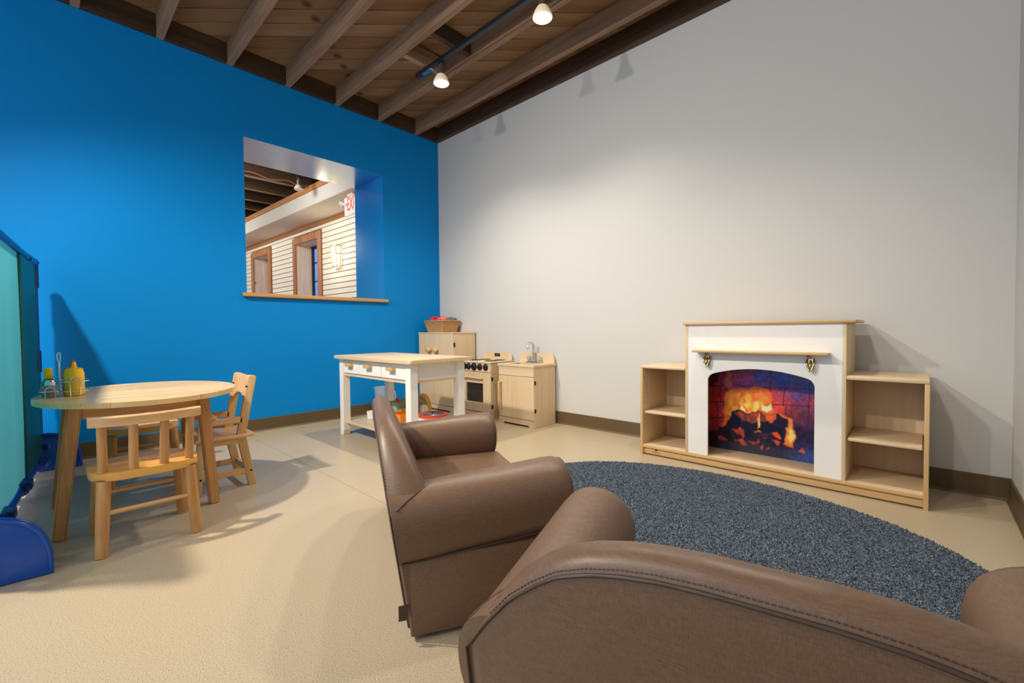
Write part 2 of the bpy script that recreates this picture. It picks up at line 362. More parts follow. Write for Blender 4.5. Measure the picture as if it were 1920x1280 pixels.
for y in jy:
    if jm is None:
        jm = link('joist', B(0, W, 0, .045, H, DECK, bev=.004), 'timber', ceil_o); o = jm
    else: o = jm.copy(); COL.objects.link(o)
    o.location = (0, y, 0)
bk = None
for y in [-.306]+[y for y in jy[1:]]+[]:
    y0 = y+.045; L_ = (.4064-.045) if y < -.31 else .306-.045-.04
    o = link('blocking', B(0, .04, y0+.001, y0+L_-.001, H, DECK), 'timber_dark_y', ceil_o)
link('ledger', B(0, W, -.042, -.0003, H, DECK), 'timber_dark', ceil_o)
link('bridging', B(1.0, 1.04, -1.119+.046, -.713, H+.001, DECK-.02), 'timber_y', ceil_o)
link('bridging', B(1.30, 1.34, -1.119+.046, -.713, H+.03, DECK-.001), 'timber_dark_y', ceil_o)
link('bridging', B(2.16, 2.20, -1.119+.046, -.713, H+.001, DECK-.02), 'timber_y', ceil_o)

# ---------------------------------------------------------------- the room beyond the opening
ang = R(2); wd = Vector((-math.cos(ang), -math.sin(ang), 0)); wn = Vector((math.sin(ang), -math.cos(ang), 0))
def farw(s, out, z): p = wd*s+wn*out; return Vector((p.x, p.y, z))        # s metres along the slatted wall, out metres into that room
def fbox(bm, s0, s1, o0, o1, z0, z1, bev=0):
    t = B(s0, s1, o0, o1, z0, z1, bev=bev)
    for v in t.verts: v.co = farw(v.co.x, v.co.y, v.co.z)
    merge(bm, t); return bm
wins = [(2.76, 3.53), (4.64, 5.38)]; ZT, ZBW = 2.155, .9
far = struct(link('wall_far', fbox(fbox(fbox(fbox(fbox(bmesh.new(), .3, wins[0][0]-.02, -.12, -.012, 0, 3), wins[0][1]+.02, wins[1][0]-.02, -.12, -.012, 0, 3), wins[1][1]+.02, 8, -.12, -.012, 0, 3), wins[0][0]-.02, wins[0][1]+.02, -.12, -.012, ZT+.02, 3), wins[1][0]-.02, wins[1][1]+.02, -.12, -.012, ZT+.02, 3), 'slat_gap'))
far2 = fbox(fbox(bmesh.new(), wins[0][0]-.02, wins[0][1]+.02, -.12, -.012, 0, ZBW), wins[1][0]-.02, wins[1][1]+.02, -.12, -.012, 0, ZBW); link('wall_panel', far2, 'slat_gap', far)
for i in range(32):
    z0 = .02+i*.0757; z1 = z0+.0757-.0095
    if z0 > 2.36: break
    segs = [(.56, 8)] if (z0 > ZT+.1 or z1 < ZBW-.12) else [(.56, wins[0][0]-.1), (wins[0][1]+.1, wins[1][0]-.1), (wins[1][1]+.1, 8)]
    for a, b in segs: link('slat', fbox(bmesh.new(), a, b, -.012, 0, z0, min(z1, 2.39), bev=.0015), 'slat', far)
for k, (a, b) in enumerate(wins):
    wf = struct(link('window_%d' % (k+1), fbox(fbox(fbox(bmesh.new(), a-.09, a+.005, 0, .03, ZBW-.1, ZT+.1, .004), b-.005, b+.09, 0, .03, ZBW-.1, ZT+.1, .004), a+.005, b-.005, 0, .029, ZT-.005, ZT+.1, .004), 'pine_trim_z'))
    link('jamb', fbox(bmesh.new(), a-.02, a, -.27, .0, ZBW, ZT+.02), 'pine_reveal', wf); link('jamb', fbox(bmesh.new(), b, b+.02, -.27, .0, ZBW, ZT+.02), 'pine_reveal', wf)
    link('head_board', fbox(bmesh.new(), a, b, -.27, .0, ZT, ZT+.02), 'pine_reveal', wf); link('sill_board', fbox(bmesh.new(), a, b, -.27, .0, ZBW, ZBW+.02), 'pine_reveal', wf)
    sash = bmesh.new()
    for q in ((a, a+.04, ZBW+.02, ZT), (b-.04, b, ZBW+.02, ZT), (a, b, ZT-.04, ZT), (a, b, ZBW+.02, ZBW+.06)): fbox(sash, q[0], q[1], -.27, -.235, q[2], q[3])
    link('sash', sash, 'black', wf)
    for z in (1.28, 1.58, 1.88): link('glazing_bar', fbox(bmesh.new(), a, b, -.262, -.245, z, z+.018), 'black', wf)
    link('pane', fbox(bmesh.new(), a, b, -.256, -.253, ZBW+.03, ZT-.02), 'pane', wf)
# soffit box above the slatted wall with its brown edge, and the trim under it
bulk = struct(link('trim_2', fbox(bmesh.new(), .56, 8, 0, .44, 2.395, 2.575), 'plaster')); link('edge_board', fbox(bmesh.new(), .56, 8, .42, .465, 2.575, 2.645, .004), 'pine_trim', bulk)
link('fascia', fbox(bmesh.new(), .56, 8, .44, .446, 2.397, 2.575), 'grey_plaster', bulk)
struct(link('trim_3', fbox(bmesh.new(), .56, 8, 0, .025, 2.335, 2.394, .004), 'pine_trim'))
ceil2 = struct(link('ceiling', B(-8.5, -TH, -4.5, 0, 2.93, 2.98), 'timber_dark'))
for i in range(11):
    x = -.82-.556*i; j_ = link('joist', B(x-.045, x, -4.5, -.3, H+.012, 2.93), 'timber_dark_y', ceil2); link('joist_edge', B(x-.046, x+.001, -4.5, -.3, H, H+.012, bev=.002), 'timber_y', j_)
struct(link('wall_rear_light_block', B(-8.5, -TH, -4.62, -4.5, 0, 2.98), 'plaster'))  # unseen walls, this and the next, added to hold back sky light
struct(link('wall_end_light_block', B(-8.62, -8.5, -4.62, -.9, 0, 2.98), 'plaster'))
struct(link('floor', B(-8.5, -TH, -4.5, 0, -.05, 0), 'oak_sill'))
# flexible conduit under the far joists
cp = [(-2.02, -1.5, 2.60), (-2.03, -1.2, 2.66), (-2.02, -1.0, 2.625), (-2.0, -.9, 2.63), (-2.0, -.78, 2.65), (-2.0, -.66, 2.62), (-2.0, -.52, 2.645)]
def smooth_path(p, n=6):
    p = [Vector(q) for q in p]; out = []
    for i in range(len(p)-1):
        a, b, c, d = p[max(i-1, 0)], p[i], p[i+1], p[min(i+2, len(p)-1)]
        for t in range(n):
            t /= n; out.append(.5*((2*b)+(c-a)*t+(2*a-5*b+4*c-d)*t*t+(-a+3*b-3*c+d)*t**3))
    return out+[p[-1]]
tag(link('ceiling_cable', tube(bmesh.new(), smooth_path(cp), .008), mat('maroon_cable', (120, 70, 66), .6), smooth=60), 'maroon cable strung under the dark joists beyond the wall opening', 'cable')

# ================================================================== TRACK LIGHTING
tr = thing('light_track', 'black ceiling light track running between the brown joists', 'track', (.905, -.88, H))
link('rail', B(.905, 3.75, -.897, -.863, H-.034, H-.004, bev=.003), 'black_metal', tr)
link('end_feed', B(.98, 1.09, -.895, -.865, H-.042, H-.033, bev=.002), 'chrome', tr)
for x in (1.02, 2.17, 3.3): link('bracket', B(x-.012, x+.012, -.892, -.868, H-.005, H-.0005), 'black_metal', tr)
def track_lamp(loc, aim, label, power, lit=True, group=None, up=.17, s=1.0):
    loc = Vector(loc); aim = (Vector(aim)-loc).normalized()
    t = thing('track_lamp', label, 'spotlight', loc, 0, group)
    topz = loc.z+up; back = loc-aim*.052*s
    link('adaptor', B(loc.x-.016, loc.x+.016, loc.y-.016, loc.y+.016, topz-.032, topz+.004, bev=.002), 'black_metal', t)
    stem = bmesh.new(); cyl(stem, (loc.x, loc.y, topz-.03), (loc.x, loc.y, topz-.055), .008); link('pivot', stem, 'chrome', t, 40)
    neck = bmesh.new(); cyl(neck, (loc.x, loc.y, topz-.048), back, .024*s, .027*s, 20); link('socket', neck, 'socket', t, 40)
    bulb = bmesh.new(); lathe(bulb, [(.024*s, -.064*s), (.032*s, -.058*s), (.046*s, -.034*s), (.056*s, -.010*s), (.058*s, -.002*s), (.054*s, .002*s), (.051*s, -.004*s)], loc, 32, axis=aim)
    bo = link('bulb', bulb, 'bulb_lit' if lit else 'bulb_glass', t, 50)
    for i in range(16):
        a = 2*PI*i/16; q = aim.to_track_quat('Z', 'Y')
        f0 = loc+q @ Vector((.031*s*math.cos(a), .031*s*math.sin(a), -.054*s)); f1 = loc+q @ Vector((.049*s*math.cos(a), .049*s*math.sin(a), -.024*s))
        if lit: link('fin', cyl(bmesh.new(), f0, f1, .0026, seg=6), 'grey_plaster', bo)
    lens = bmesh.new(); lathe(lens, [(.0001, .006*s), (.03*s, .004*s), (.051*s, -.003*s)], loc, 32, axis=aim)
    link('lens', lens, 'lens_on' if lit else 'bulb_glass', t, 60)
    if power: 
        l = spot('lamp_light', loc+aim*.02, loc+aim, power, 130, .8, .04); l.parent = t; l.location = aim*.02
    return t
track_lamp((1.195, -.876, 2.565), (1.195, -.878, 1.5), 'lit track spotlight at the end of the black rail, farther from the camera', 62, group='track spotlights')
track_lamp((2.150, -.884, 2.565), (2.150, -.886, 1.5), 'large lit track spotlight at the top edge, nearer to the camera', 55, group='track spotlights')
track_lamp((-1.78, -.745, 2.50), (-1.70, -.80, 1.5), 'unlit silver track lamp under dark joists seen through the wall opening', 0, lit=False, up=.16, s=.9)
spot('far_room_fill', (-1.3, -2.2, 2.5), (-3.2, 0, 1.6), 190, 150, 1, .4, (1, .95, .88))  # unseen spots added to brighten the far room
spot('far_room_fill', (-4.8, -2.4, 2.5), (-5.0, 0, 1.6), 150, 150, 1, .4, (1, .95, .88))

# exit sign hanging from the soffit in the far room
sg = thing('exit_sign', 'white hanging exit sign with red letters seen through the wall opening', 'sign', (-1.16, -.4, 2.15))
link('housing', B(-1.335, -.985, -.39, -.43+.06-.0, 2.152, 2.372, bev=.006, seg=2), 'white_plastic', sg, 40)
link('canopy', B(-1.23, -1.09, -.41, -.35, 2.371, 2.394, bev=.005), 'white_plastic', sg)
me = text_mesh('EXIT', .215, 'letters'); bm = bmesh.new(); bm.from_mesh(me); bpy.data.meshes.remove(me)
xs = [v.co.x for v in bm.verts]; yv = [v.co.y for v in bm.verts]; sx = .235/(max(xs)-min(xs)); sy = .15/(max(yv)-min(yv))
for v in bm.verts: v.co = Vector((-1.255+(v.co.x-min(xs))*sx, -.3915-v.co.z, 2.21+(v.co.y-min(yv))*sy))
link('lettering', bm, emit_mat('exit_red', (235, 60, 50), .6), sg)
link('arrow', prism(bmesh.new(), [(-1.275, 2.305), (-1.275, 2.265), (-1.305, 2.285)], 'y', -.393, -.3895), 'red', sg)
el = lathe(bmesh.new(), [(.012, -.05), (.035, -.04), (.05, 0), (.047, .004), (.03, .002), (.0001, .0)], (-1.40, -.40, 2.30), 20, axis=Vector((-.5, -.7, -.35)).normalized())
link('emergency_head', el, 'white_plastic', sg, 40)
link('head_arm', cyl(bmesh.new(), (-1.375, -.39, 2.315), (-1.33, -.385, 2.30), .01), 'white_plastic', sg)
# wall sconce
sc = thing('wall_sconce', 'glowing tapered glass wall sconce in a thin metal cage', 'wall lamp', farw(2.16, .0, 1.65))
def half_cone(r0, r1, z0, z1, s, n=14):
    return [[farw(s-math.cos(PI*i/n)*r, .01+math.sin(PI*i/n)*r*.75, z) for i in range(n+1)] for r, z in ((r0, z0), (r1, z1))]
a_, b_ = half_cone(.085, .135, 1.66, 1.945, 2.16); t_ = bmesh.new(); loft(t_, [a_, b_]); link('shade', t_, emit_mat('lit_frosted_shade', (255, 236, 186), 1.0), sc, 50)
for rr, zz in ((.088, 1.668), (.117, 1.84), (.139, 1.945)):
    c_ = half_cone(rr+.004, rr+.004, zz, zz, 2.16)[0]; link('hoop', tube(bmesh.new(), c_, .005, 6), 'brass', sc)
for i in (1, 4, 7, 10, 13):
    link('cage_bar', tube(bmesh.new(), [a_[i]+wn*.004, b_[i]+wn*.004], .005, 6), 'brass', sc)
link('wall_plate', fbox(bmesh.new(), 2.07, 2.25, 0, .012, 1.68, 1.93), 'brass', sc)
pl = bpy.data.lights.new('sconce_light', 'POINT'); pl.energy = 3; pl.color = (1, .86, .6); pl.shadow_soft_size = .05
po = bpy.data.objects.new('sconce_light', pl); COL.objects.link(po); po.parent = sc; po.location = farw(2.16, .22, 1.8)-Vector(sc.location)

# ================================================================== RUG
rug = thing('oval_rug', 'charcoal blue shaggy oval rug on the beige floor before the fireplace', 'rug', (3.11, -1.11, 0))
RA, RB, RROT = .885, .622, R(-4)
bm = bmesh.new(); prism(bm, [(RA*.995*math.cos(2*PI*i/96), RB*.995*math.sin(2*PI*i/96)) for i in range(96)], 'z', .0005, .006)
o = link('backing', bm, 'rug', rug, local=True); o.rotation_euler[2] = RROT
n = 90000
rr = np.sqrt(RNG.random(n)); th = RNG.random(n)*2*np.pi; px = rr*RA*np.cos(th); py = rr*RB*np.sin(th)
hh = .005+.005*RNG.random(n); an = RNG.random(n)*2*np.pi; wdt = .0030; lx = RNG.normal(0, .0035, n); ly = RNG.normal(0, .0035, n)
V = np.zeros((n, 4, 3)); 
for q in range(3):
    V[:, q, 0] = px+wdt*np.cos(an+q*2.094); V[:, q, 1] = py+wdt*np.sin(an+q*2.094); V[:, q, 2] = .004
V[:, 3, 0] = px+lx; V[:, 3, 1] = py+ly; V[:, 3, 2] = .004+hh
F = np.array([[0, 1, 3], [1, 2, 3], [2, 0, 3]]); F = (np.arange(n)[:, None, None]*4+F[None]).reshape(-1, 3)
me = bpy.data.meshes.new('pile'); me.from_pydata(V.reshape(-1, 3).tolist(), [], F.tolist()); me.materials.append(MT['rug'])
o = bpy.data.objects.new('pile', me); COL.objects.link(o); o.parent = rug; o.rotation_euler[2] = RROT; o['kind'] = 'stuff'

# ================================================================== PLAY FIREPLACE
X0, X1, YF, YK = 2.497, 3.790, -.380, -.035
fp = thing('play_fireplace', 'wooden play fireplace with white surround, printed fire and open side shelves', 'fireplace', (3.14, YK, 0))
T_ = .016
def fpart(name, a, m, bev=.002, seg=2, par=None): return link(name, B(*a, bev=bev, seg=seg), m, par or fp, 40)
fpart('side_panel', (X0, X0+T_, YF, YK, 0, .53), 'maple'); fpart('side_panel', (X1-T_, X1, YF, YK, 0, .53), 'maple')
fpart('edge_strip', (X0, X0+T_, YF-.004, YF, 0, .53), 'maple_edge_z', .001); fpart('edge_strip', (X1-T_, X1, YF-.004, YF, 0, .53), 'maple_edge_z', .001)
CL, CR = 2.774, 3.512
fpart('column_panel', (CL, CL+T_, YF-.002, YK, .062, .79), 'maple'); fpart('column_panel', (CR-T_, CR, YF-.002, YK, .062, .79), 'maple')
fpart('bottom_board', (X0+T_, X1-T_, YF+.0, YK, .046, .062), 'maple_x')
fpart('edge_strip', (X0+T_, X1-T_, YF-.004, YF, .046, .062), 'maple_edge', .001)
fpart('plinth', (X0+T_, X1-T_, YF+.012, YF+.028, .006, .046), 'maple_edge')
lt = fpart('shelf_top', (X0, CL, YF-.006, YK, .53, .547), 'maple_x', .005); rt = fpart('shelf_top', (CR, X1, YF-.006, YK, .53, .549), 'maple_x', .005)
fpart('shelf', (X0+T_+.004, CL-.003, YF+.012, YK-.006, .252, .268), 'maple_x', .005); fpart('shelf', (CR+.003, X1-T_-.004, YF+.012, YK-.006, .246, .262), 'maple_x', .005)
fpart('back_panel', (X0+T_, CL, YK-.008, YK, .062, .53), 'maple', 0); fpart('back_panel', (CR, X1-T_, YK-.008, YK, .062, .53), 'maple', 0); fpart('back_panel', (CL+T_, CR-T_, YK-.008, YK, .062, .79), 'maple', 0)
fpart('mantel_top', (CL-.010, CR+.036, YF-.02, YK, .79, .805), 'maple_edge', .005)
# white surround with arched opening
ox0, ox1 = 2.898, 3.392
inner = [(ox0, .062), (ox0, .482)]+arc(ox0+.045, .482, .045, .045, 180, 112, 6)[1:]
cxm = (ox0+ox1)/2
p0 = inner[-1]; p1 = (ox1-(p0[0]-ox0), p0[1])
inner += [(p0[0]+(p1[0]-p0[0])*t, p0[1]+.034*(1-(2*t-1)**2)) for t in [i/20 for i in range(1, 20)]]
inner += [(2*cxm-x, z) for x, z in inner[:8][::-1]]
outer = [(CL+T_, .062), (CL+T_, .79), (CR-T_, .79), (CR-T_, .062)]
t = bmesh.new()
def strip(y):
    ov = []
    for x, z in inner:
        if z < .48 and x < cxm: ov.append((CL+T_, z if z < .4 else .482))
        elif z < .48: ov.append((CR-T_, z if z < .4 else .482))
        else: ov.append((x, .79))
    return ov
def solid_strip(a, b, y0, y1):
    n = len(a); g = [[t.verts.new((p[0], y, p[1])) for p in s] for y in (y0, y1) for s in (a, b)]
    for i in range(n-1):
        t.faces.new((g[0][i], g[0][i+1], g[1][i+1], g[1][i])); t.faces.new((g[2][i], g[3][i], g[3][i+1], g[2][i+1]))
        t.faces.new((g[0][i], g[2][i], g[2][i+1], g[0][i+1])); t.faces.new((g[1][i], g[1][i+1], g[3][i+1], g[3][i]))
    for i in (0, n-1): t.faces.new((g[0][i], g[1][i], g[3][i], g[2][i]))
YP0, YP1 = YF, YF+.012
top = [p for p in inner if p[1] >= .4819]
solid_strip(top, [(p[0], .79) for p in top], YP0, YP1)
link('surround', t, 'white_paint', fp)
for a, b in ((CL+T_, ox0), (ox1, CR-T_)): link('surround_leg', B(a, b, YP0, YP1, .0625, .79 if False else .482), 'white_paint', fp)
t2 = bmesh.new(); box(t2, CL+T_, ox0+.0002, YP0, YP1, .482, .79); link('surround_shoulder', t2, 'white_paint', fp); link('surround_shoulder', B(ox1-.0002, CR-T_, YP0, YP1, .482, .79), 'white_paint', fp)
link('opening_edge', tube(bmesh.new(), [(p[0], YP0+.004, p[1]) for p in inner], .0016, 6), 'maple_edge', fp)
# mantel ledge and its two hooks
fpart('ledge', (2.838, 3.452, -.455, YF, .640, .653), 'maple_edge', .003)
for hx in (2.899, 3.376):
    hk = link('hook', prism(bmesh.new(), [(hx-.017, .604), (hx-.012, .622), (hx+.012, .622), (hx+.017, .604), (hx+.008, .572), (hx, .565), (hx-.008, .572)], 'y', YF-.006, YF, bev=.002, seg=2), 'brass', fp)
    link('hook_loop', tube(bmesh.new(), smooth_path([(hx-.013, YF-.004, .618), (hx-.015, YF-.02, .60), (hx-.008, YF-.026, .575), (hx, YF-.03, .562), (hx+.008, YF-.026, .575), (hx+.015, YF-.02, .60), (hx+.013, YF-.004, .618)]), .004, 8), 'brass', hk, 60)
    link('hook_pin', tube(bmesh.new(), smooth_path([(hx, YF-.004, .612), (hx, YF-.022, .60), (hx, YF-.028, .58), (hx, YF-.02, .568)]), .004, 8), 'brass', hk, 60)
    link('ball', lathe(bmesh.new(), [(.0001, -.009), (.006, -.007), (.009, 0), (.006, .007), (.0001, .009)], (hx-.008, YF-.014, .628), 12), 'brass', hk, 60)
# peg holes in the side panels
for zz in np.arange(.12, .5, .032):
    if abs(zz-.26) < .02: continue
    for yy in (YF+.03,):
        link('peg_hole', cyl(bmesh.new(), (X0+T_-.001, yy, zz), (X0+T_+.0006, yy, zz), .0025, seg=8), 'screw', fp)
for zz in np.arange(.15, .5, .04): link('peg_hole', cyl(bmesh.new(), (CR-.001, YF+.03, zz), (CR+.0006, YF+.03, zz), .0022, seg=8), 'maple_edge', fp)
# small maker's mark on the plinth
mk = bmesh.new()
for a in (-35, 0, 35):
    u = (math.sin(R(a)), math.cos(R(a)))
    prism(mk, [(2.592+u[0]*.003, .026+u[1]*.003), (2.592+u[0]*.009+u[1]*.003, .026+u[1]*.009-u[0]*.003), (2.592+u[0]*.015, .026+u[1]*.015), (2.592+u[0]*.009-u[1]*.003, .026+u[1]*.009+u[0]*.003)], 'y', YF+.0112, YF+.012)
for i in range(12): box(mk, 2.568+i*.0042, 2.568+i*.0042+.0028, YF+.0112, YF+.012, .0195, .0225)
link('maker_mark', mk, 'screw', fp)
# printed picture of a log fire, a blue reflection painted into its upper right
def pip(X, Y, poly):
    ins = np.zeros(X.shape, bool); n = len(poly); j = n-1
    for i in range(n):
        xi, yi = poly[i]; xj, yj = poly[j]
        c = ((yi > Y) != (yj > Y)) & (X < (xj-xi)*(Y-yi)/((yj-yi) or 1e-9)+xi); ins ^= c; j = i
    return ins
def blur(a, k):
    for _ in range(k):
        a = (a+np.roll(a, 1, 0)+np.roll(a, -1, 0)+np.roll(a, 1, 1)+np.roll(a, -1, 1))/5
    return a
def vnoise(shape, cx, cy, seed):
    g = np.random.default_rng(seed).random((cy+2, cx+2)); yy = np.linspace(0, cy, shape[0]); xx = np.linspace(0, cx, shape[1])
    y0 = yy.astype(int); x0 = xx.astype(int); fy = (yy-y0)[:, None]; fx = (xx-x0)[None]; fy = fy*fy*(3-2*fy); fx = fx*fx*(3-2*fx)
    return (g[y0][:, x0]*(1-fy)*(1-fx)+g[y0+1][:, x0]*fy*(1-fx)+g[y0][:, x0+1]*(1-fy)*fx+g[y0+1][:, x0+1]*fy*fx)
IX0, IX1, IZ0, IZ1, NX, NZ = CL+T_+.002, CR-T_-.002, .0625, .62, 300, 240
gx = np.linspace(IX0, IX1, NX); gz = np.linspace(IZ0, IZ1, NZ); GX, GZ = np.meshgrid(gx, gz)
u = (GX-2.832)/(3.359-2.832); v = (GZ-.0625)/.5; U = 155+1170*u; VV = (925+190*u)-v*(943+134*u)
wu = vnoise(U.shape, 22, 18, 21)-.5; wv_ = vnoise(U.shape, 20, 16, 22)-.5; wf_ = vnoise(U.shape, 60, 50, 23)-.5; wg_ = vnoise(U.shape, 60, 50, 24)-.5
U0, V0 = U, VV; U = U+46*wu+22*wf_; VV = VV+46*wv_+22*wg_
ctrl = [((180, 150), (66, 14, 28)), ((300, 200), (130, 50, 80)), ((420, 160), (150, 60, 100)), ((600, 180), (140, 65, 130)), ((800, 150), (75, 75, 170)), ((1000, 170), (35, 75, 185)), ((1250, 250), (40, 70, 170)), ((1150, 330), (90, 70, 140)), ((900, 330), (190, 70, 80)), ((1050, 400), (180, 65, 75)), ((1200, 430), (120, 55, 95)), ((1310, 420), (150, 55, 80)), ((230, 330), (150, 35, 35)), ((230, 500), (172, 40, 35)), ((320, 480), (140, 50, 60)), ((220, 650), (130, 35, 35)), ((320, 640), (150, 50, 50)), ((950, 500), (225, 75, 60)), ((1100, 560), (120, 50, 65)), ((1200, 620), (100, 50, 80)), ((1300, 650), (80, 40, 75)), ((1150, 750), (40, 30, 60)), ((220, 830), (30, 20, 30)), ((300, 980), (30, 40, 70)), ((600, 930), (32, 34, 52)), ((900, 1000), (30, 35, 60)), ((1250, 1050), (40, 62, 124)), ((1290, 800), (40, 35, 70)), ((600, 800), (26, 26, 44)), ((1000, 850), (30, 26, 44))]
num = 0; den = 0
for (cx, cy), c in ctrl:
    w = 1/(((U-cx)**2+(VV-cy)**2)+900)**1.7; num = num+w[..., None]*np.array(c, float); den = den+w
img = num/den[..., None]
img *= (.84+.32*vnoise(U.shape, 60, 46, 1))[..., None]
def line(pts, wd, col, a=.75):
    global img
    for (ax, ay), (bx, by) in zip(pts, pts[1:]):
        dx, dy = bx-ax, by-ay; Ul = U0+6*wf_; Vl = V0+6*wg_; tt = np.clip(((Ul-ax)*dx+(Vl-ay)*dy)/(dx*dx+dy*dy), 0, 1); dd = np.hypot(Ul-ax-tt*dx, Vl-ay-tt*dy)
        m_ = np.clip(1.4-dd/wd, 0, 1)*a; img = img*(1-m_[..., None])+np.array(col)*m_[..., None]
mort = (46, 20, 36)
for p in [[(60, 238), (350, 236)], [(60, 420), (350, 424)], [(60, 606), (340, 600)], [(256, 60), (256, 238)], [(205, 238), (208, 420)], [(300, 240), (300, 420)], [(255, 424), (262, 602)], [(205, 606), (205, 740)], [(450, 236), (870, 262)], [(880, 265), (878, 450)], [(1035, 265), (1020, 360), (1010, 470)], [(900, 450), (1280, 470)], [(880, 90), (885, 258)], [(1280, 150), (1265, 700)], [(930, 262), (1400, 285)], [(1040, 470), (1042, 620)]]: line(p, 5, mort)
def paint(poly, col, soft=2, a=1.0, nz=None):
    global img
    m_ = blur(pip(U, VV, poly).astype(float), soft)*a
    if nz is not None: m_ = m_*nz
    img = img*(1-m_[..., None])+np.array(col, float)*m_[..., None]
N1 = vnoise(U.shape, 26, 12, 3); N2 = vnoise(U.shape, 44, 20, 5)
paint([(345, 690), (342, 380), (360, 310), (420, 278), (600, 262), (870, 268), (900, 330), (905, 540), (1040, 590), (1040, 640), (430, 600), (390, 690)], (238, 106, 52), 3, .92)
flame = lambda f: np.clip((f-.42)*3.2, 0, 1)
wv = .45*vnoise(U.shape, 22, 5, 9)+.35*vnoise(U.shape, 48, 14, 10)+.2*vnoise(U.shape, 80, 40, 11)+.02
paint([(380, 560), (390, 300), (470, 320), (620, 280), (780, 290), (870, 420), (905, 470), (890, 540), (700, 560), (430, 560)], (246, 176, 62), 4, .95, flame(wv))
paint([(440, 520), (455, 380), (520, 430), (700, 440), (760, 400), (870, 440), (900, 520), (820, 535), (560, 530)], (255, 222, 108), 5, .9, flame(N1))
paint([(565, 520), (578, 455), (600, 500), (612, 525)], (255, 246, 190), 2); paint([(760, 535), (775, 455), (810, 470), (890, 440), (900, 500), (840, 530)], (255, 244, 180), 3, .9)
paint([(350, 210), (380, 60), (430, 140), (450, 250), (400, 280)], (214, 130, 110), 5, .55)
paint([(430, 540), (470, 520), (800, 560), (950, 570), (1045, 640), (1030, 800), (330, 720), (390, 660)], (26, 28, 48), 2)
paint([(470, 540), (800, 560), (900, 600), (820, 650), (560, 640)], (206, 84, 56), 4, .85, .45+.55*N2)
paint([(800, 560), (940, 570), (920, 650), (880, 675), (840, 630)], (240, 104, 52), 3, .85)
paint([(290, 690), (420, 700), (450, 900), (280, 800)], (24, 24, 38), 3)
paint([(940, 580), (1040, 640), (1030, 800), (930, 660)], (34, 30, 52), 2)
paint([(740, 735), (738, 600), (765, 570), (780, 640), (760, 720)], (252, 190, 90), 1)
paint([(1040, 860), (1050, 700), (1035, 600), (1080, 600), (1130, 680), (1155, 760), (1140, 880), (1120, 940), (1030, 900)], (240, 130, 60), 3, .95)
paint([(1035, 880), (1075, 790), (1095, 680), (1130, 740), (1140, 850), (1110, 900), (1070, 830)], (255, 214, 110), 3, .9)
for p, c in [([(440, 730), (580, 730), (575, 860), (530, 800), (450, 760)], (244, 84, 50)), ([(470, 860), (560, 850), (640, 920), (590, 930)], (238, 70, 44)), ([(290, 800), (340, 800), (395, 850), (300, 855)], (226, 44, 50)), ([(640, 890), (700, 900), (740, 830), (745, 880), (690, 920)], (240, 74, 46)), ([(760, 900), (790, 930), (800, 960), (770, 955)], (244, 84, 52)), ([(810, 780), (990, 775), (1005, 850), (930, 850), (900, 790)], (240, 82, 44)), ([(680, 765), (760, 755), (770, 775), (700, 780)], (248, 130, 60)), ([(910, 870), (1010, 870), (980, 930), (930, 920)], (246, 90, 50)), ([(1150, 990), (1185, 940), (1215, 985)], (240, 92, 70)), ([(1040, 910), (1110, 915), (1135, 945), (1060, 930)], (236, 96, 60)), ([(790, 845), (845, 830), (840, 855)], (236, 80, 50)), ([(815, 940), (860, 925), (850, 945)], (210, 60, 46))]: paint(p, c, 2, .95, .45+.55*N2)
ci = np.clip(img*1.12+4, 0, 255)/255; cl_ = np.where(ci <= .04045, ci/12.92, ((ci+.055)/1.055)**2.4)
IY = -.17
verts = np.stack([GX, np.full_like(GX, IY), GZ], -1).reshape(-1, 3); verts -= np.array(fp.location)
idx = np.arange(NX*NZ).reshape(NZ, NX); faces = np.stack([idx[:-1, :-1], idx[:-1, 1:], idx[1:, 1:], idx[1:, :-1]], -1).reshape(-1, 4)
me = bpy.data.meshes.new('fire_picture'); me.from_pydata(verts.tolist(), [], faces.tolist())
ca = me.color_attributes.new('print', 'FLOAT_COLOR', 'POINT'); ca.data.foreach_set('color', np.concatenate([cl_.reshape(-1, 3), np.ones((NX*NZ, 1))], 1).astype(np.float32).ravel())
m, nt, b = base_mat('printed_fire_picture', (120, 40, 30), .22, 0, .5); at_ = nt.nodes.new('ShaderNodeAttribute'); at_.attribute_name = 'print'; nt.links.new(at_.outputs['Color'], b.inputs['Base Color'])
me.materials.append(m); o = bpy.data.objects.new('fire_picture', me); COL.objects.link(o); o.parent = fp; o['label'] = 'printed picture of a burning log fire in a brick hearth'
link('picture_board', B(IX0, IX1, IY+.001, IY+.012, .0625, .64), 'maple', fp)

# ================================================================== PLAY KITCHEN
def carcass(t, x0, x1, y0, z1, notch=True, front_z=(.06, None), open_front=False):
    yb = -.022; T = .014
    for xa in (x0, x1-T): link('side_panel', B(xa, xa+T, y0+.002, yb, 0, z1, bev=.0015), 'maple', t)
    link('back_panel', B(x0+T, x1-T, yb-.006, yb, .05, z1), 'maple', t); link('bottom_panel', B(x0+T, x1-T, y0+.02, yb-.006, .055, .067), 'maple_x', t)
    w = x1-x0
    link('kick_board', prism(bmesh.new(), [(x0+.001, 0), (x0+.05, 0), (x0+.06, .014), (x1-.06, .014), (x1-.05, 0), (x1-.001, 0), (x1-.001, .055), (x0+.001, .055)], 'y', y0-.012, y0+.002), 'maple_x', t)
    for zz in (.1, .3):
        for yy in (y0+.09, yb-.06): link('screw_cap', cyl(bmesh.new(), (x1-.001, yy, zz), (x1+.0008, yy, zz), .004, seg=10), 'maple_edge', t)
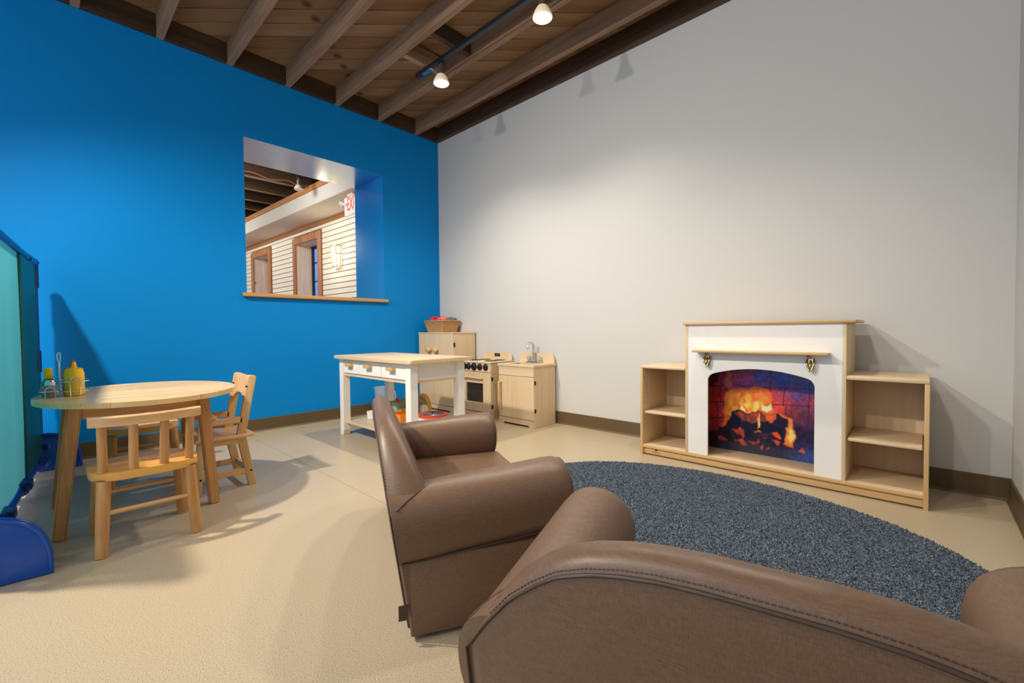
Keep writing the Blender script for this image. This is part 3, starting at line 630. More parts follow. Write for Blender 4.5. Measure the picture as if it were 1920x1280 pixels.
def arch_board(x0, x1, z0, z1, y0, y1):
    pts = [(x0, z0), (x1, z0)]+arc(x1-.06, z0+.012, .06, z1-z0-.012, 0, 90, 8)+arc(x0+.06, z0+.012, .06, z1-z0-.012, 90, 180, 8)
    return prism(bmesh.new(), pts, 'y', y0, y1, bev=.002)
# sink
sk = thing('play_sink', 'wooden play sink cabinet with chrome tap and arched splashback', 'play sink', (1.365, -.15, 0))
sx0, sx1, sy = 1.172, 1.558, -.282
carcass(sk, sx0, sx1, sy, .478)
link('front_rail', B(sx0+.001, sx1-.001, sy-.012, sy+.002, .402, .477, bev=.0015), 'maple_x', sk)
dr = link('door', B(sx0+.001, sx1-.001, sy-.012, sy+.002, .059, .3985, bev=.0015), 'maple', sk)
def pull(x, z0, z1, y, r=.009, out=.035): return tube(bmesh.new(), smooth_path([(x, y, z0), (x, y-out*.7, z0), (x, y-out, z0+.02 if z1 > z0 else z0-.02), (x, y-out, (z0+z1)/2), (x, y-out, z1-.02), (x, y-out*.7, z1), (x, y, z1)], 5), r, 10)
link('handle', pull(sx0+.03, .125, .342, sy-.01), 'maple_edge_z', dr, 60)
for zz in (.12, .34): link('hinge', B(sx1-.001, sx1+.003, sy-.004, sy+.012, zz, zz+.03), 'screw', dr)
wt = bmesh.new()
for a in ((sx0-.006, sx1+.006, sy-.02, sy+.045), (sx0-.006, sx1+.006, -.095, -.012), (sx0-.006, sx0+.06, sy+.045, -.095), (sx1-.06, sx1+.006, sy+.045, -.095)): box(wt, *a, .478, .494)
link('worktop', wt, 'maple_x', sk)
link('basin', B(sx0+.06, sx1-.06, sy+.045, -.095, .40, .412), 'chrome', sk)
link('splashback', arch_board(sx0, sx1, .494, .578, -.034, -.022), 'maple_x', sk)
fa = link('tap_base', prism(bmesh.new(), rrect(1.285, 1.445, -.085, -.045, .019), 'z', .494, .506, bev=.002), 'chrome', sk, 40)
link('tap_spout', tube(bmesh.new(), smooth_path([(1.362, -.065, .50), (1.362, -.065, .60), (1.362, -.068, .645), (1.360, -.095, .668), (1.358, -.125, .655), (1.357, -.13, .63)], 6), .0085, 12), 'chrome', fa, 60)
link('tap_nozzle', lathe(bmesh.new(), [(.009, 0), (.012, .006), (.012, .02), (.009, .026)], (1.357, -.13, .612), 14), 'chrome', fa, 40)
for hx in (1.305, 1.425):
    link('tap_handle', lathe(bmesh.new(), [(.006, 0), (.008, .008), (.016, .014), (.018, .03), (.014, .044), (.004, .05)], (hx, -.065, .506), 16), 'clear', fa, 40)
# stove
st = thing('play_stove', 'wooden play stove with black knobs, oven window and burner rings', 'play stove', (.89, -.15, 0))
ax0, ax1, ay = .704, 1.079, -.285
carcass(st, ax0, ax1, ay, .486)
link('control_panel', B(ax0+.001, ax1-.001, ay-.012, ay+.002, .411, .485, bev=.0015), 'maple_x', st)
wx0, wx1, wz0, wz1 = .757, .981, .140, .31
dr = bmesh.new(); dz0, dz1 = .062, .408
for a in ((ax0+.001, wx0, dz0, dz1), (wx1, ax1-.001, dz0, dz1), (wx0, wx1, dz0, wz0), (wx0, wx1, wz1, dz1)): box(dr, a[0], a[1], ay-.012, ay+.002, a[2], a[3])
dr = link('oven_door', dr, 'maple', st)
link('oven_pane', B(wx0-.004, wx1+.004, ay+.0025, ay+.0045, wz0-.004, wz1+.004), 'oven_glass', dr)
ha = tube(bmesh.new(), smooth_path([(.742, ay-.01, .352), (.742, ay-.034, .354), (.765, ay-.044, .357), (.86, ay-.046, .36), (.955, ay-.044, .357), (.978, ay-.034, .354), (.978, ay-.01, .352)], 5), .008, 10)
link('oven_handle', ha, 'maple_edge', dr, 60)
for zz in (.10, .34): link('hinge', B(ax1-.001, ax1+.003, ay-.004, ay+.012, zz, zz+.03), 'screw', dr)
link('oven_shelf', B(ax0+.015, ax1-.015, ay+.03, -.03, .226, .236), 'maple_x', st)
for i, kx in enumerate((.740, .796, .868, .944, 1.018)):
    s = 1.2 if i == 2 else 1.0
    kn = link('knob', lathe(bmesh.new(), [(.030*s, 0), (.030*s, .004), (.024*s, .006), (.022*s, .016), (.019*s, .019)], (kx, ay-.012, .452), 22, axis=Vector((0, -1, 0))), 'black', st, 40)
    a = random.uniform(-.6, .6); t = B(-.004, .004, -.005, 0, -.021*s, .021*s, bev=.001)
    for v_ in t.verts: v_.co = Vector((kx+v_.co.x*math.cos(a)-v_.co.z*math.sin(a), ay-.031+v_.co.y, .452+v_.co.x*math.sin(a)+v_.co.z*math.cos(a)))
    link('knob_grip', t, 'black', kn)
    link('knob_mark', cyl(bmesh.new(), (kx+.033*s*math.sin(.8), ay-.0125, .452-.033*s*math.cos(.8)), (kx+.033*s*math.sin(.8), ay-.0118, .452-.033*s*math.cos(.8)), .003, seg=8), 'white_plastic', kn)
link('cooktop', B(ax0-.006, ax1+.006, ay-.02, -.012, .486, .502, bev=.003), 'maple_x', st)
for (bx, by, br) in ((.79, -.21, .058), (.99, -.21, .058), (.80, -.095, .05), (.985, -.095, .05)):
    link('burner', lathe(bmesh.new(), [(br, 0), (br, .003), (br*.82, .005), (br*.8, .003), (br*.55, .003), (br*.53, .005), (br*.3, .005), (br*.28, .003), (.0001, .003)], (bx, by, .502), 28), 'black', st, 40)
link('splashback', arch_board(ax0, ax1, .502, .572, -.034, -.022), 'maple_x', st)
cd = link('clock_display', B(.862, .932, -.037, -.034, .532, .560), 'black', st)
for i in range(4): link('clock_digit', B(.869+i*.0155, .879+i*.0155, -.0378, -.037, .541, .552), 'dark_plate', cd)
def pot(name, label, c, r, h):
    t = thing(name, label, 'pot', c)
    link('body', lathe(bmesh.new(), [(r*.9, 0), (r, .006), (r, h), (r+.004, h+.002), (r-.003, h), (r-.004, .01), (.0001, .008)], c, 24), 'chrome', t, 40)
    for s in (-1, 1): link('handle', tube(bmesh.new(), smooth_path([(c[0]+s*r, c[1]-.012, c[2]+h*.75), (c[0]+s*(r+.02), c[1]-.01, c[2]+h*.78), (c[0]+s*(r+.02), c[1]+.01, c[2]+h*.78), (c[0]+s*r, c[1]+.012, c[2]+h*.75)], 4), .003, 6), 'black', t)
pot('toy_pot', 'small chrome toy pot on the upper shelf inside the play oven', (.90, -.20, .236), .045, .045)
pot('toy_pot', 'chrome toy pot on the oven floor behind the play stove window', (.93, -.19, .067), .04, .05)
# refrigerator
fr = thing('play_fridge', 'tall wooden play refrigerator with two doors and round knobs in the corner', 'play fridge', (.305, -.15, 0))
gx0, gx1, gy = .032, .578, -.285
carcass(fr, gx0, gx1, gy, .742)
gm = (gx0+gx1)/2-.02
for a, b_, kx in ((gx0+.001, gm-.001, gm-.055), (gm+.001, gx1-.001, gm+.055)):
    dr = link('door', B(a, b_, gy-.012, gy+.002, .059, .741, bev=.0015), 'maple', fr)
    link('knob', lathe(bmesh.new(), [(.012, 0), (.012, .012), (.026, .02), (.028, .034), (.02, .044), (.0001, .047)], (kx, gy-.012, .585), 20, axis=Vector((0, -1, 0))), 'maple_edge', dr, 50)
for zz in (.14, .62): link('hinge', B(gx1-.001, gx1+.003, gy-.004, gy+.012, zz, zz+.04), 'screw', fr)
link('top_panel', B(gx0-.002, gx1+.004, gy-.014, -.014, .742, .757, bev=.002), 'maple_x', fr)
# basket on the refrigerator
bx0, bx1, by0, by1 = .075, .375, -.262, -.032
bk_ = thing('wicker_basket', 'tan woven basket of cloth standing on the play refrigerator', 'basket', (.22, -.15, .757))
def rr_sec(f, z):
    cx, cy = (bx0+bx1)/2, (by0+by1)/2; return [Vector((cx+(x-cx)*f, cy+(y-cy)*f, z)) for x, y in rrect(bx0, bx1, by0, by1, .02, 4)]
t = bmesh.new(); secs = []
for i in range(13): secs.append(rr_sec(.80+.2*i/12+(.008 if i % 2 else -.004), .758+.108*i/12))
for i in range(12, 0, -4): secs.append(rr_sec(.76+.2*i/12, .758+.108*i/12))
loft(t, secs); link('weave', t, 'wicker', bk_)
link('rim', tube(bmesh.new(), rr_sec(1.01, .868), .007, 8, closed=True), 'wicker', bk_, 60)
for i in range(44):
    p = rr_sec(1, 0); q0 = rr_sec(.805, .76); q1 = rr_sec(1.008, .866)
    if i % 2 == 0 and i < len(p): link('stake', tube(bmesh.new(), [q0[i], q1[i]], .003, 5), 'wicker', bk_)
def crumple(name, label, m, c, rx, ry, rz, seed):
    rg = random.Random(seed); t = bmesh.new(); bmesh.ops.create_icosphere(t, subdivisions=4, radius=1)
    ph = [rg.uniform(0, 6) for _ in range(6)]
    for v_ in t.verts:
        p = v_.co; k_ = 1+.14*math.sin(5*p.x+ph[0]+3*math.sin(3*p.y+ph[1]))+.10*math.sin(8*p.y+ph[2]+2*p.z)+.07*math.sin(11*p.z+9*p.x+ph[3])
        v_.co = Vector((c[0]+p.x*k_*rx, c[1]+p.y*k_*ry, c[2]+p.z*k_*rz))
    return tag(link(name, t, m, smooth=60), label, 'cloth')
crumple('folded_cloth', 'crumpled red cloth in the wicker basket on the play refrigerator', 'cloth_red', (.165, -.165, .880), .06, .075, .035, 1)
crumple('folded_cloth', 'crumpled coral pink cloth in the middle of the wicker basket', 'cloth_pink', (.252, -.14, .878), .042, .07, .032, 2)
crumple('folded_cloth', 'dark grey cloth at the right end of the wicker basket', 'cloth_grey', (.328, -.11, .874), .034, .055, .030, 3)

# ================================================================== KITCHEN CART
ct = thing('kitchen_island', 'white play kitchen island with wooden top, three drawers and lower shelf', 'island', (1.04, -1.18, 0))
kx0, kx1, ky0, ky1, kz = .575, 1.510, -1.385, -.955, .572
for xa, ya in ((kx0, ky0), (kx1-.055, ky0), (kx0, ky1-.055), (kx1-.055, ky1-.055)):
    outx = xa == kx0; pts = [(xa, 0), (xa+.055, 0), (xa+.055, kz), (xa, kz)]
    s = 1 if outx else -1; xi = xa+.055 if outx else xa; xo = xa if outx else xa+.055
    prof = [(xo, .0), (xo+s*.04, 0), (xi, .04), (xi, kz), (xo, kz)]
    link('leg', prism(bmesh.new(), prof, 'y', ya, ya+.055, bev=.002), 'white_paint', ct)
link('table_top', prism(bmesh.new(), rrect(kx0-.025, kx1+.05, ky0-.035, ky1+.035, .02), 'z', kz, kz+.024, bev=.006, seg=3), 'maple_x', ct, 40)
link('end_panel', B(kx1-.045, kx1-.025, ky0+.055, ky1-.055, .462, kz), 'white_paint', ct); link('end_panel', B(kx0+.025, kx0+.045, ky0+.055, ky1-.055, .462, kz), 'white_paint', ct)
link('back_apron', B(kx0+.055, kx1-.055, ky1-.045, ky1-.025, .462, kz), 'white_paint', ct)
link('apron_rail', B(kx0+.055, kx1-.055, ky0+.006, ky0+.03, .448, .462), 'maple_x', ct)
for xx in (kx0+.02, kx1-.05): link('apron_rail', B(xx, xx+.03, ky0+.055, ky1-.055, .448, .462), 'maple_x', ct)
dxs = [kx0+.058, .868, 1.165, kx1-.058]
for a, b_ in zip(dxs, dxs[1:]):
    dr = link('drawer', B(a+.003, b_-.003, ky0+.004, ky0+.018, .468, kz-.008, bev=.002), 'white_paint', ct)
    c_ = (a+b_)/2; link('drawer_pull', B(c_-.036, c_+.036, ky0-.028, ky0+.004, .520, .542, bev=.003, seg=2), 'maple_edge', dr, 40)
link('shelf', B(kx0+.02, kx1-.02, ky0+.02, ky1-.01, .088, .104, bev=.003), 'maple_x', ct)
for zz in (.49, .54): link('screw', cyl(bmesh.new(), (kx1-.0265, ky1-.075, zz), (kx1-.024, ky1-.075, zz), .004, seg=10), 'chrome', ct)
# things on the shelf under the cart
SZ = .104
bu = thing('toy_drum', 'white round tub with orange red rim and metal lid on the island shelf', 'tub', (1.325, -1.09, SZ))
link('body', lathe(bmesh.new(), [(.09, 0), (.098, .09), (.094, .09), (.088, .01), (.0001, .008)], (1.325, -1.09, SZ), 32), 'white_plastic', bu, 40)
link('rim', lathe(bmesh.new(), [(.098, .088), (.106, .090), (.106, .100), (.085, .104), (.068, .094), (.07, .088)], (1.325, -1.09, SZ), 32), 'red_orange', bu, 40)
lid = bmesh.new()
for r_ in (.015, .03, .045, .06, .071): tube(lid, [(1.325+r_*math.cos(2*PI*i/24), -1.09+r_*math.sin(2*PI*i/24), SZ+.094) for i in range(24)], .003, 5, closed=True)
for i in range(6): cyl(lid, (1.325, -1.09, SZ+.094), (1.325+.071*math.cos(PI*i/3), -1.09+.071*math.sin(PI*i/3), SZ+.094), .003, seg=5)
link('wire_lid', lid, 'chrome', bu); link('inner_dish', lathe(bmesh.new(), [(.0001, .080), (.068, .084)], (1.325, -1.09, SZ), 24), 'dark_plate', bu)
rb = thing('rainbow_toy', 'small nested rainbow arch toy standing beside the red rimmed tub', 'toy', (1.06, -.982, SZ))
for i, (r_, m) in enumerate(((.086, 'mustard_paint'), (.068, 'grey_toy'), (.050, 'mustard_paint'), (.032, 'grey_toy'))):
    pts = arc(1.06, SZ+.115, r_, r_, 0, 180, 16)+arc(1.06, SZ+.115, r_-.017, r_-.017, 180, 0, 16); pts = [(1.06+r_, SZ+.001)]+pts[:17]+[(1.06-r_, SZ+.001), (1.06-r_+.017, SZ+.001)]+pts[17:]+[(1.06+r_-.017, SZ+.001)]
    link('arch', prism(bmesh.new(), pts, 'y', -.997, -.967), m, rb)
wb = thing('peg_doll', 'cream rounded toy peg in front of the rainbow arch', 'toy', (1.13, -1.02, SZ))
link('body', prism(bmesh.new(), [(1.098, SZ+.001), (1.162, SZ+.001)]+arc(1.13, SZ+.10, .032, .034, 0, 180, 12), 'y', -1.035, -1.005, bev=.004, seg=2), 'cream_toy', wb, 40)
link('stripe', B(1.12, 1.14, -1.0362, -1.0352, SZ+.03, SZ+.09), 'white_plastic', wb)
ob = thing('toy_crate', 'orange toy crate on the island shelf behind the brown sofa', 'crate', (1.05, -1.14, SZ))
cr = bmesh.new()
for a in ((.98, 1.13, -1.22, -1.212), (.98, 1.13, -1.078, -1.07), (.98, .988, -1.212, -1.078), (1.122, 1.13, -1.212, -1.078)): box(cr, *a, SZ+.001, SZ+.085, bev=.002)
link('wall', cr, 'orange', ob); link('base', B(.988, 1.122, -1.212, -1.078, SZ+.001, SZ+.006), 'orange', ob)
for k, x_ in enumerate((1.015, 1.055, 1.095)): link('slot', B(x_-.012, x_+.012, -1.2208, -1.2198, SZ+.045, SZ+.055), 'terracotta', ob)
tp = thing('toy_planter', 'sage green toy planter with terracotta inside on the island shelf', 'toy', (.78, -1.03, SZ))
link('bowl', lathe(bmesh.new(), [(.03, .001), (.05, .03), (.062, .115), (.066, .12), (.056, .116), (.044, .07), (.0001, .065)], (.78, -1.03, SZ), 24), 'sage', tp, 40); link('soil', lathe(bmesh.new(), [(.0001, .118), (.03, .122), (.054, .108)], (.78, -1.03, SZ), 20), 'terracotta', tp, 40)
cc = thing('toy_cactus', 'green felt cactus toy with red flower beside the sage planter', 'toy', (.90, -1.10, SZ))
link('stem', lathe(bmesh.new(), [(.024, .001), (.032, .02), (.034, .115), (.028, .137), (.012, .147), (.0001, .149)], (.90, -1.10, SZ), 20), 'sage', cc, 40)
for s in (-1, 1): link('arm', tube(bmesh.new(), smooth_path([(.90+s*.02, -1.10, SZ+.05), (.90+s*.045, -1.10, SZ+.052), (.90+s*.052, -1.10, SZ+.075), (.90+s*.052, -1.10, SZ+.095)], 4), .011, 10), 'sage', cc, 60)
for dx, dz in ((.0, .153), (.022, .145), (.012, .161)): link('flower', lathe(bmesh.new(), [(.0001, -.012), (.011, -.006), (.013, 0), (.009, .009), (.0001, .012)], (.905+dx, -1.105, SZ+dz), 12), 'red', cc, 60)
bd = thing('toy_bead_stack', 'striped orange and white stacking rings beside the cactus toy', 'toy', (.92, -1.0, SZ))
for i, m in enumerate(('orange', 'mustard_paint', 'white_plastic', 'mustard_paint', 'terracotta', 'white_plastic')): link('ring', lathe(bmesh.new(), [(.012, i*.026+.001), (.028-.002*i, i*.026+.003), (.031-.002*i, i*.026+.010), (.028-.002*i, i*.026+.018), (.012, i*.026+.02)], (.92, -1.0, SZ), 18), m, bd, 60)
wc = thing('toy_cup', 'small white toy cup at the left end of the island shelf', 'cup', (.705, -1.20, SZ))
link('cup', lathe(bmesh.new(), [(.026, .001), (.03, .004), (.036, .06), (.033, .06), (.027, .008), (.0001, .007)], (.705, -1.20, SZ), 22), 'white_plastic', wc, 40); link('handle', tube(bmesh.new(), smooth_path([(.738, -1.20, SZ+.05), (.758, -1.20, SZ+.045), (.758, -1.20, SZ+.02), (.733, -1.20, SZ+.016)], 4), .004, 8), 'white_plastic', wc, 60)
pi_ = thing('clear_pitcher', 'clear plastic pitcher standing by the blue wall behind the island', 'pitcher', (.16, -.80, 0))
link('body', lathe(bmesh.new(), [(.05, .001), (.052, .004), (.062, .24), (.068, .262), (.062, .258), (.058, .235), (.048, .008), (.0001, .007)], (.16, -.80, 0), 28), 'clear', pi_, 40)
link('rim', tube(bmesh.new(), [(.16+.066*math.cos(2*PI*i/28), -.80+.066*math.sin(2*PI*i/28), .262) for i in range(28)], .004, 6, closed=True), 'clear', pi_, 60)
link('handle', tube(bmesh.new(), smooth_path([(.205, -.755, .235), (.245, -.715, .22), (.245, -.715, .11), (.20, -.76, .07)], 5), .007, 8), 'clear', pi_, 60)

# ================================================================== TABLE
TC = Vector((1.199, -2.600, 0)); TZ = .515
tb = thing('oval_table', 'low oval wooden play table with splayed legs by the blue wall', 'table', TC)
ell = [(.012+.408*math.cos(2*PI*i/72), .008+.344*math.sin(2*PI*i/72)) for i in range(72)]
link('table_top', prism(bmesh.new(), ell, 'z', TZ-.02, TZ, bev=.006, seg=3), 'stave', tb, 40, local=True)
for sx in (-1, 1):
    for sy_ in (-1, 1):
        c0 = Vector((-.01+sx*.238, -.028+sy_*.246)); c1 = Vector((-.005+sx*.198, -.015+sy_*.205))
        def sq(c, z, h=.025, k_=.022): return [(c.x+a*h, c.y+b_*k_, z) for a, b_ in ((-1, -1), (1, -1), (1, 1), (-1, 1))]
        t = bmesh.new(); loft(t, [sq(c0, 0, .021, .019), sq(c1, TZ-.021)]); bmesh.ops.bevel(t, geom=t.edges[:], offset=.005, segments=2, affect='EDGES'); link('leg', t, 'rubberwood', tb, 40, local=True)
for s in (-1, 1):
    link('apron', B(-.19, .18, -.015+s*.205-.01, -.015+s*.205+.01, .44, TZ-.02), 'rubberwood_y', tb, local=True)
    link('apron', B(-.005+s*.198-.01, -.005+s*.198+.01, -.2, .17, .44, TZ-.02), 'rubberwood_y', tb, local=True)
# ================================================================== SPINDLE CHAIRS
def spindle_chair(label, loc, rotz):
    t = thing('spindle_chair', label, 'chair', loc, rotz, 'low spindle back chairs at the table')
    pts = []
    for i in range(48):
        a = 2*PI*i/48; c, s = math.cos(a), math.sin(a); pts.append((-.005+.137*abs(c)**.62*(1 if c > 0 else -1), .160*abs(s)**.6*(1 if s > 0 else -1)))
    link('seat', prism(bmesh.new(), pts, 'z', .257, .285, bev=.010, seg=4), 'seat_gold', t, 40, local=True)
    for sx in (-1, 1):
        for sy_ in (-1, 1): link('leg', cyl(bmesh.new(), (sx*.105, sy_*.122, .256), (sx*.134, sy_*.136, 0), .021, .018, 20), 'rubberwood', t, 40, local=True)
        link('stretcher', cyl(bmesh.new(), (sx*.120, -.129, .145+.01*(sx > 0)), (sx*.120, .129, .145+.01*(sx > 0)), .0085), 'rubberwood_y', t, 40, local=True)
    for yy in (-.126, -.044, .044, .126):
        xx = -.152+1.6*yy*yy
        link('spindle', cyl(bmesh.new(), (max(xx+.028, -.122), yy*.98, .276), (xx, yy, .455), .0145, .0135, 16), 'rubberwood', t, 40, local=True)
    secs = []
    for i in range(17):
        yy = -.160+.32*i/16; xx = -.154+1.6*yy*yy; h = .0135
        secs.append([Vector((xx+a, yy, z)) for a, z in ((-h, .450), (h, .450), (h, .480), (h*.7, .484), (-h*.7, .484), (-h, .480))])
    link('back_rail', loft(bmesh.new(), secs), 'rubberwood_y', t, 35, local=True)
    return t
spindle_chair('wooden spindle back chair in front of the oval table, back towards camera', (1.587, -2.640, 0), PI)
spindle_chair('wooden spindle back chair on the far side of the oval table', (.715, -2.553, 0), 0)
# ================================================================== TODDLER ARMCHAIR IN BEECH
tc_ = thing('toddler_chair', 'pale beech toddler chair with arms and slatted back at the table end', 'chair', (1.175, -2.30, 0))
lx0, lx1 = 1.055, 1.285
for xx in (lx0, lx1):
    t = bmesh.new(); prism(t, [(-2.168, 0), (-2.203, 0), (-2.250, .245), (-2.250, .27), (-2.195, .549), (-2.185, .556), (-2.166, .553), (-2.158, .545), (-2.213, .27), (-2.213, .245)], 'x', xx-.011, xx+.011, bev=.003, seg=2)
    link('back_post', t, 'beech', tc_, 40)
    t = bmesh.new(); prism(t, [(-2.432, 0), (-2.402, 0), (-2.378, .34), (-2.408, .34)], 'x', xx-.011, xx+.011, bev=.003, seg=2); link('front_leg', t, 'beech', tc_, 40)
    link('arm_rail', B(xx-.011, xx+.011, -2.375, -2.225, .322, .352, bev=.003), 'beech_y', tc_)
    link('stretcher', B(xx-.008, xx+.008, -2.408, -2.19, .062, .092, bev=.003), 'beech_y', tc_)
    for (yy, zz) in ((-2.405, .06+.015), (-2.392, .225), (-2.235, .255), (-2.192, .075), (-2.205, .50)):
        link('screw', cyl(bmesh.new(), (xx+.0105, yy, zz), (xx+.0122, yy, zz), .005, seg=10), 'screw', tc_)
link('seat', B(lx0-.02, lx1+.022, -2.425, -2.172, .248, .265, bev=.005, seg=2), 'beech_y', tc_, 40)
link('seat_rail', B(lx0-.009, lx0+.009, -2.40, -2.24, .222, .247), 'beech_y', tc_); link('seat_rail', B(lx1-.009, lx1+.009, -2.40, -2.24, .222, .247), 'beech_y', tc_)
link('tray', B(lx0-.02, lx1+.02, -2.432, -2.335, .353, .370, bev=.005, seg=2), 'beech_y', tc_, 40)
link('back_stretcher', B(lx0+.011, lx1-.011, -2.2, -2.184, .062, .092), 'beech_y', tc_)
pts = [(lx0+.010, .422), (lx0+.010, .552), (lx0+.03, .552), ((lx0+lx1)/2, .548), (lx1-.03, .552), (lx1-.010, .552), (lx1-.010, .422)]+[((lx0+lx1)/2+.085*math.cos(R(a)), .422+.042*math.sin(R(a))) for a in range(0, 181, 15)]
t = bmesh.new(); prism(t, pts, 'y', -.009, .009, bev=.002)
for v_ in t.verts: v_.co.y += -2.203+(v_.co.z-.43)*.22
link('back_slat', t, 'seat_gold' if False else 'beech_y', tc_)

# ================================================================== ROOM DIVIDER
DA = Vector((.165, -2.930, 0)); DBv = Vector((1.71, -3.060, 0)); DL = (DBv-DA).length; drot = math.atan2(DBv.y-DA.y, DBv.x-DA.x)
dv = thing('room_divider', 'blue pipe framed play divider with green sheet at the left edge', 'divider', DA, drot)
def dl(n_, bm_, m_, sm=40, par=None): return link(n_, bm_, m_, par or dv, sm, local=True)
DH = 1.165
for x in (0, DL):
    dl('post', cyl(bmesh.new(), (x, 0, .05), (x, 0, DH), .0165, seg=20), 'blue_plastic')
    for z0, z1 in ((.085, .20), (.56, .68), (1.03, DH-.005)): dl('sleeve', cyl(bmesh.new(), (x, 0, z0), (x, 0, z1), .0215, seg=20), 'navy_plastic')
    dl('elbow', lathe(bmesh.new(), [(.0001, -.026), (.016, -.021), (.026, 0), (.016, .021), (.0001, .026)], (x, 0, DH+.005), 18), 'navy_plastic', 60)
    s_ = 1
    prof = [(-.172, 0), (.172, 0)]+[(.172*abs(math.cos(R(a)))**.8*(1 if a < 90 else -1), .012+.198*math.sin(R(a))**.75) for a in range(0, 181, 9)]
    ft = dl('foot', prism(bmesh.new(), prof, 'x', x-.012, x+.012, bev=.006, seg=3), 'blue_plastic')
    rim = [(x, y_*.97, .012+(z_-.006)*.96) for y_, z_ in prof[2:]]
    for dx_ in (-.0125, .0125): dl('rim', tube(bmesh.new(), [(p[0]+dx_, p[1], p[2]) for p in rim]+[(x+dx_, -.16, .010), (x+dx_, .16, .010)][0:0], .0055, 8), 'blue_plastic', 60, ft)
    for yy in (.035,):
        dl('lug', cyl(bmesh.new(), (x+.02, yy, .03), (x+.02, yy, .075), .014, seg=14), 'blue_plastic', 40, ft); dl('lug', cyl(bmesh.new(), (x+.02, yy, .13), (x+.02, yy, .155), .011, seg=14), 'blue_plastic', 40, ft)
dl('rail', cyl(bmesh.new(), (0, 0, DH+.005), (DL, 0, DH+.005), .0165, seg=20), 'blue_plastic'); dl('rail', cyl(bmesh.new(), (0, 0, .07), (DL, 0, .07), .0165, seg=20), 'blue_plastic')
for x0_, x1_ in ((.02, .22), (DL-.22, DL-.02)):
    dl('sleeve', cyl(bmesh.new(), (x0_, 0, DH+.005), (x1_, 0, DH+.005), .0215, seg=20), 'blue_plastic')
for x_ in (.06, .55, 1.0):
    dl('clip', cyl(bmesh.new(), (x_, 0, .07), (x_+.11, 0, .07), .030, seg=20), 'navy_plastic')
    dl('clip_tab', B(x_+.02, x_+.09, -.012, .034, .06, .098, bev=.004, seg=2), 'navy_plastic')
for x_ in (.36, 1.25): dl('screw_cap', lathe(bmesh.new(), [(.009, 0), (.009, .004), (.0001, .006)], (x_, .016, .075), 12, axis=Vector((0, 1, .2)).normalized()), 'gloss_blue')
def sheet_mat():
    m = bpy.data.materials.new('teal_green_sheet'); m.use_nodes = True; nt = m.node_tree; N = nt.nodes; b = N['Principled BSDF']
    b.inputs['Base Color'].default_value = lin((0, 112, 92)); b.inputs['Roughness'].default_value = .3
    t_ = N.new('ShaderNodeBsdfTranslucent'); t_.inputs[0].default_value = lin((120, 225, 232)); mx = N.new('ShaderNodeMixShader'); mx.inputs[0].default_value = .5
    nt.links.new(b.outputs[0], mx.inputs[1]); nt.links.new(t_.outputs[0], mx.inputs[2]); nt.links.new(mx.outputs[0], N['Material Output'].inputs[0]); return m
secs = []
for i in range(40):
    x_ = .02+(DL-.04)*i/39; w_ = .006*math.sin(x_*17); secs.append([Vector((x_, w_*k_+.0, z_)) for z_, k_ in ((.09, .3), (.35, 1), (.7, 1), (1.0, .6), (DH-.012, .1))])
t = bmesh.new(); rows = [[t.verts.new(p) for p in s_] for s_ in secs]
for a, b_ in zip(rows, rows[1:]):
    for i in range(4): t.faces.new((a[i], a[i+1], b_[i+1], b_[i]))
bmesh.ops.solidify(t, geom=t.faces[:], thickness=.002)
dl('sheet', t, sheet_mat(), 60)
dl('shade_strip', B(.018, .52, -.009, .011, .092, DH-.014, bev=.003), 'shaded_sheet')  # darker layer painting the end of the sheet that no lamp shines through

# ================================================================== CONDIMENTS
cz = TZ+.001
cd_ = thing('condiment_caddy', 'chrome wire condiment caddy at the left end of the oval table', 'caddy', (1.175, -2.850, cz))
def wire(pts, n_='wire', r=.0018, closed=False): return link(n_, tube(bmesh.new(), pts, r, 6, closed), 'chrome', cd_, 60)
MU = Vector((1.200, -2.812, cz)); KE = Vector((1.122, -2.8145, cz)); SHK = Vector((1.217, -2.880, cz)); TE = Vector((1.150, -2.886, cz))
for z_ in (.020, .060):
    wire([(p[0], p[1], cz+z_) for p in rrect(1.085, 1.242, -2.853, -2.768, .03, 5)], 'hoop', closed=True)
    if z_ == .020: wire([(p[0], p[1], cz+z_+.006) for p in rrect(1.112, 1.246, -2.912, -2.856, .02, 5)], 'hoop', closed=True)
wire(smooth_path([(1.243, -2.826, cz), (1.243, -2.826, cz+.06), (1.243, -2.818, cz+.078), (1.243, -2.805, cz+.078), (1.243, -2.797, cz+.06), (1.243, -2.797, cz)], 4), 'loop', .0022)
wire(smooth_path([(1.248, -2.896, cz), (1.248, -2.896, cz+.03), (1.248, -2.888, cz+.042), (1.248, -2.876, cz+.042), (1.248, -2.868, cz+.03), (1.248, -2.868, cz)], 4), 'loop', .002)
wire([(1.165, -2.854, cz), (1.165, -2.854, cz+.14)], 'handle_post', .0032)
wire(smooth_path([(1.165, -2.854, cz+.135), (1.165, -2.858, cz+.15), (1.165, -2.858, cz+.172), (1.165, -2.854, cz+.178), (1.165, -2.850, cz+.172), (1.165, -2.850, cz+.15), (1.165, -2.854, cz+.135)], 4), 'handle_loop', .0028)
def squeeze(name, label, m, c, tip):
    t = thing(name, label, 'bottle', c)
    link('body', lathe(bmesh.new(), [(.028, 0), (.031, .003), (.031, .092), (.029, .096), (.029, .098)], c, 28), m, t, 40)
    cp_ = link('cap', lathe(bmesh.new(), [(.0275, .098), (.0275, .109), (.025, .111), (.013, .113)], c, 28), m, t, 40)
    link('nozzle', lathe(bmesh.new(), [(.010, .112), (.0065, .135), (.005, .139), (.0001, .140)], c, 16), m, cp_, 40); link('nozzle_tip', lathe(bmesh.new(), [(.004, .139), (.0035, .144), (.0001, .145)], c, 12), tip, cp_, 40)
